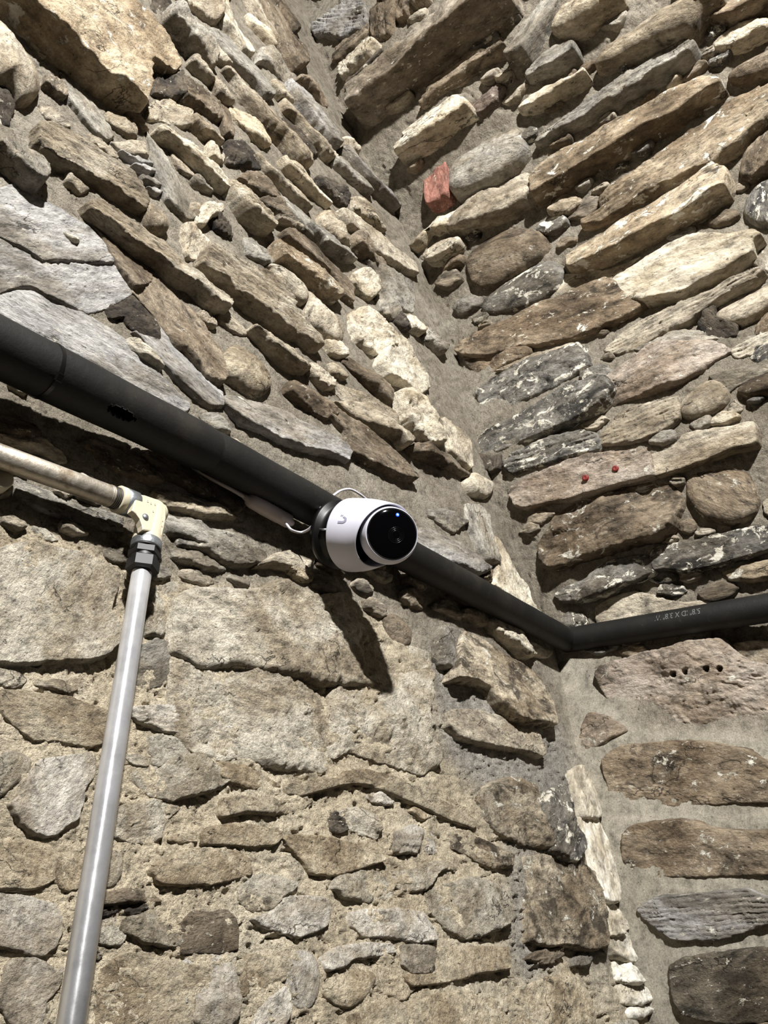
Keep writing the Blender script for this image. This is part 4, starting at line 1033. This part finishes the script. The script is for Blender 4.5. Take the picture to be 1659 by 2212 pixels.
def steel_mat(name, cols, rough, metal, streak=0.15):
    m, nt, bs = new_mat(name)
    tc = nd(nt, 'ShaderNodeTexCoord'); v = tc.outputs['Object']
    a = noise(nt, v, 45, 7, 0.65)
    nt.links.new(ramp(nt, a, [(0.32 + 0.36 * k / (len(cols) - 1), rgb(c)) for k, c in enumerate(cols)]), bs.inputs['Base Color'])
    bs.inputs['Metallic'].default_value = metal
    nt.links.new(ramp(nt, a, [(0.3, (rough - 0.06,)), (0.7, (rough + 0.14,))]), bs.inputs['Roughness'])
    bp = nd(nt, 'ShaderNodeBump'); bp.inputs['Strength'].default_value = streak; bp.inputs['Distance'].default_value = 0.001
    nt.links.new(noise(nt, v, 160, 5, 0.7), bp.inputs['Height']); nt.links.new(bp.outputs[0], bs.inputs['Normal'])
    return m
M['foam'] = foam_mat()
M['rubber'] = plain('black_rubber', '#121110', 0.5, 0, var=0.2)
M['copper'] = plain('copper', '#8a4a2c', 0.4, 0.8, var=0.3)
M['tie'] = plain('black_nylon', '#0c0c0b', 0.35)
M['print'] = plain('grey_print', '#5d5f5e', 0.7, var=0.15, vscale=400)
M['steel'] = steel_mat('bright_steel', ['#c4c4c6', '#d6d6d8', '#e4e4e6'], 0.36, 0.6)
def brushed(m):
    nt = m.node_tree; bs = nt.nodes['Principled BSDF']
    tg = nd(nt, 'ShaderNodeTangent', direction_type='RADIAL', axis='Z')
    nt.links.new(tg.outputs[0], bs.inputs['Tangent'])
    bs.inputs['Anisotropic'].default_value = 0.9; bs.inputs['Anisotropic Rotation'].default_value = 0.25
brushed(M['steel'])
M['oldsteel'] = steel_mat('weathered_steel', ['#7d7263', '#a39a8c', '#bdb4a6', '#8a7c69'], 0.42, 0.7, 0.5)
M['galv'] = steel_mat('zinc', ['#6f7276', '#8f9396', '#a9adb0'], 0.4, 0.85, 0.4)
M['paint'] = plain('cream_paint', '#c2b9a2', 0.45, 0, var=0.10, vscale=45, bump=0.12)
M['blacknut'] = plain('black_zinc', '#0f0e0d', 0.55, 0.0, var=0.3, vscale=90)
M['white'] = plain('white_plastic', '#c7c6d2', 0.42, 0, spec=0.45)
M['cord'] = plain('white_cord', '#c0bdc2', 0.5, 0)
M['pinkish_shaded'] = plain('white_connector_shaded', '#b3a6a0', 0.5, 0)  # white plastic toned down: the pipe's shadow is put into this colour
M['gloss'] = plain('black_glass', '#020203', 0.06, 0, spec=0.5, coat=0.4)
M['blackpl'] = plain('black_plastic', '#070707', 0.42, 0, spec=0.35)
M['logo'] = plain('grey_logo', '#8d8a9c', 0.5, 0)
M['seam'] = plain('grey_seam', '#8f8c96', 0.5, 0)
M['led'] = plain('blue_led', '#2050ff', 0.4, 0, emit=((0.01, 0.04, 1.0, 1), 5.0))
M['ledcore'] = plain('blue_led_core', '#9ad0ff', 0.4, 0, emit=((0.15, 0.5, 1.0, 1), 6.0))
M['lensring'] = plain('lens_coating', '#050b0a', 0.25, 0, spec=0.5)
M['redplug'] = plain('red_plug', '#6a1a12', 0.6, 0, var=0.3)

# ---- insulated pipe round the corner
def pipe():
    offL, offR = 0.023, 0.026
    a = at(-700, 757 - 0.5 * 700, offL + 0.028); j0 = at(459, 978, offL + 0.009)
    jc = at(1226, 1383, offL)
    # pull the bend to the same stand-off from the right wall
    e = atR(1226, 1383, offR)
    corner = (jc + e) / 2
    end = atR(2300, 1311 - 0.172 * 641, offR); m1 = atR(1659, 1313, offR + 0.022)
    end = corner + (m1 - corner) * 2.2
    r = 29.5 * mpp(at(1100, 1320, offL))
    root = empty('insulated_pipe', corner, 'black foam insulated pipe running behind the security camera and round the corner', 'pipe')
    # first sleeve with a torn opening
    d1 = unit(j0 - a); Ltot = np.linalg.norm(j0 - a)
    sh_ = float((at(262, 893, offL) - a) @ d1)
    s = np.concatenate([np.arange(0, sh_ - 0.05, 0.008), np.arange(sh_ - 0.05, sh_ + 0.05, 0.0007), np.arange(sh_ + 0.05, Ltot - 0.03, 0.006), np.linspace(Ltot - 0.03, Ltot, 14)])
    path = a + s[:, None] * d1
    r1 = r * 1.03
    tail = np.clip((Ltot - s) / (0.028), 0, 1)
    rad = r1 * (0.86 + 0.14 * np.sqrt(1 - (1 - tail) ** 2)) * (1 + 0.010 * np.sin(s * 60))
    V, F, T = sweep(path, rad, 128, caps=False)
    V2, F2, _ = sweep(path, rad * 0.62, 128, caps=False)
    cen = V[F].mean(1); px = project(cen)
    front = ((cen - CAM) * (cen - (a + ((cen - a) @ d1)[:, None] * d1))).sum(1) < 0
    q = px - np.array([262, 893.]); th = math.radians(24)
    u = q[:, 0] * math.cos(th) + q[:, 1] * math.sin(th); w = -q[:, 0] * math.sin(th) + q[:, 1] * math.cos(th)
    hole = front & ((u / 33) ** 2 + (w / 11.5) ** 2 < 1 - 0.2 * np.sin(u * 0.5))
    nV = len(V)
    Fo = F[~hole]; Fi = F2[~hole][:, ::-1] + nV
    # bridge the rim of the tear
    from collections import Counter
    ed = Counter()
    for f in F[hole]:
        for k in range(4): ed[tuple(sorted((int(f[k]), int(f[(k + 1) % 4]))))] += 1
    rimf = [(x, y, y + nV, x + nV) for (x, y), c in ed.items() if c == 1]
    endI = np.arange(nV).reshape(-1, 128)[-1]
    endf = [(int(endI[k]), int(endI[(k + 1) % 128]), int(endI[(k + 1) % 128]) + nV, int(endI[k]) + nV) for k in range(128)]
    part('foam_sleeve', np.concatenate([V, V2]), np.concatenate([Fo, Fi, np.array(rimf), np.array(endf)]), M['foam'], root)
    tube('copper_pipe', np.array([a, j0 + d1 * 0.05]), r * 0.36, M['copper'], root, 24)
    # second sleeve to the mitred bend
    d2 = unit(corner - j0); d3 = unit(end - corner)
    bis = unit(d2 + d3)
    def mitre(V, ring, axis):
        I = np.arange(len(V))[ring]
        t = ((corner - V[I]) @ bis) / (axis @ bis)
        V[I] = V[I] + t[:, None] * axis
        return V
    L2 = np.linalg.norm(corner - j0); s = np.linspace(-0.012, L2, 120)
    V, F, T = sweep(j0 + s[:, None] * d2, r * (1 + 0.008 * np.sin(s * 70)) * np.where(s < -0.004, 0.97, 1), 64, caps=False)
    V = mitre(V, slice(len(V) - 64, len(V)), d2)
    part('foam_sleeve', V, F, M['foam'], root)
    L3 = np.linalg.norm(end - corner); s = np.linspace(0, L3, 90)
    V, F, T = sweep(corner + s[:, None] * d3, r * 1.0 * (1 + 0.006 * np.sin(s * 50)), 64, caps=False, ref=NR)
    V = mitre(V, slice(0, 64), d3)
    part('foam_sleeve', V, F, M['foam'], root)
    # seam of the bend
    a0, b0 = frame(bis, NL)
    # cable tie with its head
    c = a + d1 * float((at(66, 790, offL) - a) @ d1)
    e1, e2 = frame(d1)
    k = mpp(c)
    tie = lathe('cable_tie', c - d1 * 4.5 * k, d1, [(0, r1 * 1.0), (0, r1 * 1.035), (9 * k, r1 * 1.035), (9 * k, r1 * 1.0)], M['tie'], root, 64, smooth=False)
    # the spot of the tie head on the side that faces the camera
    w = unit(CAM - c); w = unit(w - d1 * (w @ d1))
    g = np.cross(d1, w)
    hc = c + r1 * 1.05 * w
    box = [hc + d1 * sx * 7 * k + g * sy * 9 * k for sx, sy in ((-1, -1), (1, -1), (1, 1), (-1, 1))]
    prism('tie_head', [p + w * 5 * k for p in box], w, 9 * k, M['tie'], tie, 1.5 * k)
    # printed size on the right-hand sleeve, upside down
    cu = bpy.data.curves.new('print', 'FONT'); cu.body = '5/8" ID X 3/8" W'; cu.size = 1.0
    to = bpy.data.objects.new('print', cu); COL.objects.link(to)
    dg = bpy.context.evaluated_depsgraph_get(); me = to.evaluated_get(dg).to_mesh()
    tv = np.array([v.co[:] for v in me.vertices]); tf = [tuple(p.vertices) for p in me.polygons]
    to.evaluated_get(dg).to_mesh_clear(); bpy.data.objects.remove(to, do_unlink=True)
    # start (the digit 5) at the right, running back to the corner
    sx0 = float((atR(1519, 1326, offR + r) - corner) @ d3); sx1 = float((atR(1415, 1337, offR + r) - corner) @ d3)
    kx = (sx0 - sx1) / (tv[:, 0].max() - tv[:, 0].min())
    axp = lambda s_: corner + d3 * s_
    w = unit(CAM - axp(sx0)); w = unit(w - d3 * (w @ d3)); g = np.cross(d3, w); g = g if g[2] > 0 else -g
    ang0 = math.radians(47); hgt = kx * 1.35
    V = []
    for x, y, _ in tv:
        s_ = sx0 - (x - tv[:, 0].min()) * kx
        an = ang0 - y * hgt / r
        V.append(axp(s_) + (r * 1.012) * (math.cos(an) * w + math.sin(an) * g))
    part('size_print', np.array(V), tf, M['print'], root)
    return r, d2, corner, j0
PIPE_R, PIPE_D, PIPE_C, PIPE_J = pipe()

# ---- steel conduit with pulling elbow
def conduit():
    off = 0.024
    E = at(328, 1105, off); k = mpp(E)
    root = empty('steel_conduit', E, 'steel electrical conduit with cream painted elbow, one bright drop and one weathered run', 'conduit')
    h0 = at(235, 1071, off); dh = unit(E - h0); far = at(-560, 783, off); dhh = unit(h0 - far)
    lo = at(296, 1300, off); dv = unit(lo - E); bot = at(154 - (3000 - 2212) * 0.156, 3000, off); top = at(306, 1236, off)
    rh, rv = 24.0 * mpp(h0), 21.8 * mpp(lo)
    def sh(x):                                             # along the run, at image column x
        return float((at(x, 1105 + (x - 328) * 0.366, off) - E) @ dh)
    def sv(y):                                             # down the drop, at image row y
        return float((at(328 - (y - 1105) * 0.164, y, off) - E) @ dv)
    hp = tube('weathered_pipe', np.array([far, h0, E + dh * sh(262)]), rh, M['oldsteel'], root, 40)
    # pipe thread
    for i in range(6):
        c = E + dh * sh(233 + 3.6 * i)
        V, F = lathe_pts(c, dh, [(-1.6 * k, rh * 0.99), (0, rh * 1.045), (1.6 * k, rh * 0.99)], 40)
        part('thread', V, F, M['oldsteel'] if i < 2 else M['blacknut'], hp)
    # elbow body
    R1, R2 = 26.0 * k, 30.0 * k
    col = lathe('elbow_collar', E, dh, [(sh(252), R1 * 0.86), (sh(252), R1 * 1.06), (sh(253.5), R1 * 1.12), (sh(264), R1 * 1.12), (sh(265), R1 * 1.10)], M['paint'], root)
    lathe('bare_band', E, dh, [(sh(264), R1 * 1.10), (sh(264.5), R1 * 1.13), (sh(289), R1 * 1.11), (sh(290), R1 * 0.98)], M['galv'], col)
    body = lathe('elbow_body', E, dh, [(sh(288), R1 * 0.96), (sh(300), R1 * 0.98), (sh(336), R1 * 1.0), (sh(346), R1 * 0.92), (sh(352), R1 * 0.7), (sh(354), 0.0)], M['paint'], root)
    arm = lathe('elbow_arm', E, dv, [(sv(1090), 0.0), (sv(1090.5), R2 * 0.62), (sv(1094), R2 * 0.86), (sv(1102), R2 * 0.96), (sv(1150), R2 * 1.0), (sv(1170), R2 * 1.02), (sv(1186), R2 * 1.03)], M['paint'], root)
    lathe('bare_rim', E, dv, [(sv(1172), R2 * 1.03), (sv(1172.6), R2 * 1.045), (sv(1187), R2 * 1.05), (sv(1189), R2 * 0.99), (sv(1189), R2 * 0.5)], M['galv'], arm)
    # screwed cover on the side that faces the room
    zp = lambda zx, zy: (180 + zx / 6.381, 1000 + zy / 6.381)
    poly = [(735, 430), (850, 445), (980, 490), (1085, 540), (1140, 610), (1138, 760), (1110, 900), (1085, 1005), (980, 960), (900, 930), (820, 920), (810, 860), (780, 770), (730, 700), (672, 655), (700, 560)]
    fo = off + R2 * 0.93
    cov = prism('cover_plate', [at(*zp(*q), fo) for q in poly], NL, 16 * k, M['paint'], root, 2.2 * k)
    S = at(*zp(855, 745), fo + 0.2 * k)
    lathe('cover_screw', S, NL, [(0, 7.6 * k), (1.5 * k, 7.4 * k), (3.5 * k, 5.6 * k), (4.6 * k, 2.5 * k), (4.8 * k, 0)], M['galv'], cov, 24)
    for zx, zy, rr in ((1030, 640, 3.2), (985, 575, 2.6), (960, 670, 2.4), (1065, 740, 2.2), (1090, 800, 2.2), (1080, 870, 2.4), (930, 560, 2.6), (885, 530, 3.0)):
        c = at(*zp(zx, zy), fo)
        lathe('raised_letter', c, NL, [(-0.4 * k, rr * k), (0.9 * k, rr * 0.85 * k), (0.9 * k, rr * 0.5 * k), (-0.4 * k, rr * 0.4 * k)], M['paint'], cov, 12)
    # compression nuts
    def hexnut(name, c, L, R, chamfer=1):
        e1, e2 = frame(dv, unit(CAM - c))
        e1b = unit(e1 * math.cos(0.52) + e2 * math.sin(0.52))
        V, F = lathe_pts(c, dv, [(0, R * 0.5), (0, R * 0.9), (L * 0.12, R), (L * 0.86, R), (L, R * 0.88), (L, R * 0.5)], 6, e1b)
        return part(name, V, F, M['blacknut'], root, smooth=False)
    lathe('gasket', E, dv, [(sv(1188), R2 * 0.5), (sv(1188), R2 * 1.04), (sv(1192), R2 * 1.04), (sv(1192), R2 * 0.5)], M['rubber'], root)
    hexnut('hex_nut', E + dv * sv(1191), sv(1207) - sv(1191), 33.0 * k)
    lathe('thread_gap', E, dv, [(sv(1205), 27 * k), (sv(1212), 27 * k)], M['rubber'], root)
    hexnut('hex_nut', E + dv * sv(1210), sv(1238) - sv(1210), 33.0 * k)
    bp_ = tube('bright_pipe', np.array([E + dv * sv(1215), lo, bot]), rv, M['steel'], root, 48)
    e1, e2 = frame(unit(bot - lo)); ax_ = unit(bot - lo)
    Rm = Matrix(((e1[0], e2[0], ax_[0]), (e1[1], e2[1], ax_[1]), (e1[2], e2[2], ax_[2]))).to_4x4()
    bp_.data.transform(Rm.inverted()); bp_.rotation_euler = Rm.to_euler()   # local Z runs along the pipe
    # clamp at the edge of the view
    C = at(-6, 1032, 0.012)
    cl = lathe('pipe_clamp', C, NL, [(-0.02, 27 * k), (8 * k, 27 * k), (11 * k, 24 * k), (11 * k, 0)], M['paint'], root, 32)
conduit()

# ---- security camera
def security_camera():
    zp = lambda zx, zy: (640 + zx / 5.53, 1020 + zy / 5.53)
    ballp = at(*zp(1105, 757), 0.106)
    k = mpp(ballp) / 5.53                                   # metres per zoomed pixel at the ball
    n = unit((0.0, -0.97, -0.20))                          # the housing tips down a little
    base = ballp - n * 0.050
    kb = mpp(base) / 5.53
    R0 = 440 * kb
    root = empty('security_camera', base, 'white dome security camera with round black lens face and small blue light', 'camera')
    eS = EX; eU = np.cross(eS, n); eU = eU if eU[2] > 0 else -eU                                        # up the wall, along the wall to the corner
    S = 96; th = np.linspace(0, 2 * np.pi, S, endpoint=False)
    dirs = np.cos(th)[:, None] * eU + np.sin(th)[:, None] * eS
    Lr = 0.0415 + 0.0125 * np.cos(th - 0.35)
    prof = []                                              # (fraction of length, radius factor)
    for t in np.linspace(0, 1, 22):
        prof.append((t, 1.0 - 0.15 * t ** 2.4))
    rings = [base - n * 0.0 + R0 * 0.94 * dirs]
    for t, f in prof:
        tt = max(t, 0.02)
        rings.append(base + n * (Lr * tt)[:, None] + R0 * f * dirs)
    for dt, f in ((0.0018, 0.842), (0.0024, 0.828), (0.0020, 0.815), (0.0, 0.806), (-0.010, 0.80), (-0.026, 0.79)):
        rings.append(base + n * (Lr + dt)[:, None] + R0 * f * dirs)
    V = np.concatenate(rings); m = len(rings); I = np.arange(m * S).reshape(m, S)
    F = np.stack([I[:-1], np.roll(I[:-1], -1, 1), np.roll(I[1:], -1, 1), I[1:]], -1).reshape(-1, 4)[:, ::-1]
    body = part('housing', V, F, M['white'], root, origin=base)
    # dark well behind the ball
    lathe('ball_socket', base, n, [(0.004, R0 * 0.77), (0.0041, 0.0)], M['blackpl'], root)
    # black mount between pipe and housing
    mt = lathe('mount', base, n, [(-0.024, R0 * 0.30), (-0.024, R0 * 0.93), (-0.020, R0 * 0.965), (-0.017, R0 * 0.95), (-0.0165, R0 * 0.82), (-0.002, R0 * 0.80), (-0.0015, R0 * 0.94), (0.0005, R0 * 0.94)], M['blackpl'], root)
    tube('release_pin', np.array([base - n * 0.014 - eS * R0 * 0.83 - eU * R0 * 0.15, base - n * 0.004 - eS * R0 * 0.83 - eU * R0 * 0.15]), 0.0011, M['galv'], mt, 12)
    # eyeball
    Rb = 348 * k
    w = unit(CAM - ballp)
    cr = rx - w * (rx @ w); cr = unit(cr); cu_ = np.cross(w, cr); cu_ = cu_ if cu_ @ ry > 0 else -cu_
    fd = unit(math.cos(0.30) * w + math.sin(0.30) * (0.88 * cr + 0.42 * cu_))
    t0 = math.asin(0.895)
    prof = [(Rb * math.cos(t), Rb * math.sin(t)) for t in np.linspace(math.pi, t0, 40)]
    z0 = Rb * math.cos(t0); rf = Rb * 0.895
    prof += [(z0 - 0.0002, rf * 0.992), (z0 - 0.0012, rf * 0.985)]
    ball = lathe('eyeball', ballp, fd, prof, M['white'], root, 96)
    face = lathe('face_glass', ballp, fd, [(z0 - 0.0012, rf * 0.985), (z0 - 0.0002, rf * 0.98), (z0 + 0.0010, rf * 0.93), (z0 + 0.0024, rf * 0.72), (z0 + 0.0033, rf * 0.42), (z0 + 0.0037, rf * 0.15), (z0 + 0.0038, 0)], M['gloss'], ball, 96)
    fr = unit(cr - fd * (cr @ fd)); fu = np.cross(fd, fr); fu = fu if fu @ cu_ > 0 else -fu
    def on_face(zx, zy, lift=0.0):
        ddx, ddy = (zx - 1150) * k / math.cos(0.27), -(zy - 728) * k
        rr = math.hypot(ddx, ddy) / rf
        return ballp + fd * (z0 + 0.0038 * (1 - rr * rr * 0.75) + lift) + fr * ddx + fu * ddy
    lathe('status_light', on_face(1205, 503, 0.0002), fd, [(0, 21 * k), (0.0005, 17 * k), (0.0005, 0)], M['led'], ball, 24)
    lathe('status_light', on_face(1206, 503, 0.0007), fd, [(0, 10 * k), (0.0004, 7 * k), (0.0004, 0)], M['ledcore'], ball, 24)
    for rr in (52, 72, 92):
        V, F = lathe_pts(on_face(1185, 745, -0.0002), fd, [(0, (rr - 3) * k), (0.0005, rr * k), (0, (rr + 3) * k)], 48)
        part('lens_ring', V, F, M['lensring'], ball)
    # logo on the housing: an open letter U lying on its side with three small squares
    phc = math.atan2(-1.0, 0.10); axc = 0.019
    def on_body(x, y, lift=0.00035):
        ph = phc + y * 1.0 * kb / R0
        L = 0.0415 + 0.0125 * math.cos(ph - 0.35)
        az = axc + x * kb * 1.18
        f = 1.0 - 0.15 * (az / L) ** 2.4
        return base + n * az + (R0 * f + lift) * (math.cos(ph) * eU + math.sin(ph) * eS)
    line = [(-46, -42), (-20, -42), (4, -42)] + [(4 + 33 * math.cos(a), -9 + 33 * math.sin(a)) for a in np.radians(np.arange(-80, 81, 10))] + [(2, 28)]
    line = np.array(line); T = np.gradient(line, axis=0); T /= np.linalg.norm(T, axis=1)[:, None]
    Nn = np.stack([-T[:, 1], T[:, 0]], 1)
    wd = np.where(np.arange(len(line)) > len(line) - 6, 9.0, 12.5)[:, None]
    A, B_ = line + Nn * wd, line - Nn * wd
    V = np.array([on_body(*p) for p in A] + [on_body(*p) for p in B_]); q = len(line)
    part('logo', V, [(i, i + 1, q + i + 1, q + i) for i in range(q - 1)], M['logo'], body)
    for sx, sy, r_ in ((-26, 50, 5), (-10, 46, 5), (-32, 38, 4), (-16, 34, 4)):
        V = np.array([on_body(sx + a * r_, sy + b * r_) for a, b in ((-1, -1), (1, -1), (1, 1), (-1, 1))])
        part('logo_dot', V, [(0, 1, 2, 3)], M['logo'], body)
    # cable
    c = empty('camera_cable', at(690, 1110, 0.02), 'thin white network cable with inline connector tucked under the black pipe', 'cable')
    pts = [at(800, 1085, 0.052), at(775, 1066, 0.052), at(756, 1057, 0.050), at(736, 1060, 0.048), at(718, 1072, 0.046), at(700, 1084, 0.046), at(684, 1118, 0.047), at(671, 1140, 0.036),
           at(651, 1150, 0.022), at(630, 1145, 0.024), at(617, 1131, 0.022), at(600, 1120, 0.018)]
    kk = mpp(pts[3])
    tube('cord', catmull(pts, 12), 2.7 * kk, M['cord'], c, 16)
    a, b = at(632, 1131, 0.020), at(527, 1073, 0.020)
    d = unit(b - a); L = np.linalg.norm(b - a); kc = mpp(a); e1, e2 = frame(d)
    prof = [(0, 0), (0, 6 * kc), (8 * kc, 9 * kc), (14 * kc, 15.5 * kc)]
    prof += [(L * 0.30 + i * 3.0 * kc, (15.5 + (0.9 if i % 2 else 0)) * kc) for i in range(14)]
    prof += [(L - 22 * kc, 15 * kc), (L - 12 * kc, 12 * kc), (L - 10 * kc, 7 * kc), (L, 5.5 * kc), (L, 0)]
    lathe('connector', a, d, prof, M['pinkish_shaded'], c, 24)
    tube('cord', catmull([b - d * 0.002, at(505, 1060, 0.019), at(470, 1041, 0.016), at(430, 1018, 0.010), at(390, 992, 0.004)], 10), 4.0 * kc, M['pinkish_shaded'], c, 16)
security_camera()

# red plugs set in one stone of the right wall
for x, y, lb in ((1264, 1032, 'small dark red wall plug in a brown stone, the one nearer the room corner'), (1329, 1012, 'small dark red wall plug in a brown stone, the one nearer the upright crack')):
    P = atR(x, y, 35 * mpp(atR(x, y, 0))); k = mpp(P)
    o = lathe('wall_plug', P, NR, [(-24 * k, 7 * k), (1.0 * k, 7 * k), (2.4 * k, 4.5 * k), (1.2 * k, 2 * k), (1.0 * k, 0)], M['redplug'], None, 14)
    o['label'] = lb; o['category'] = 'wall plug'; o['group'] = 'red plugs in the right wall'
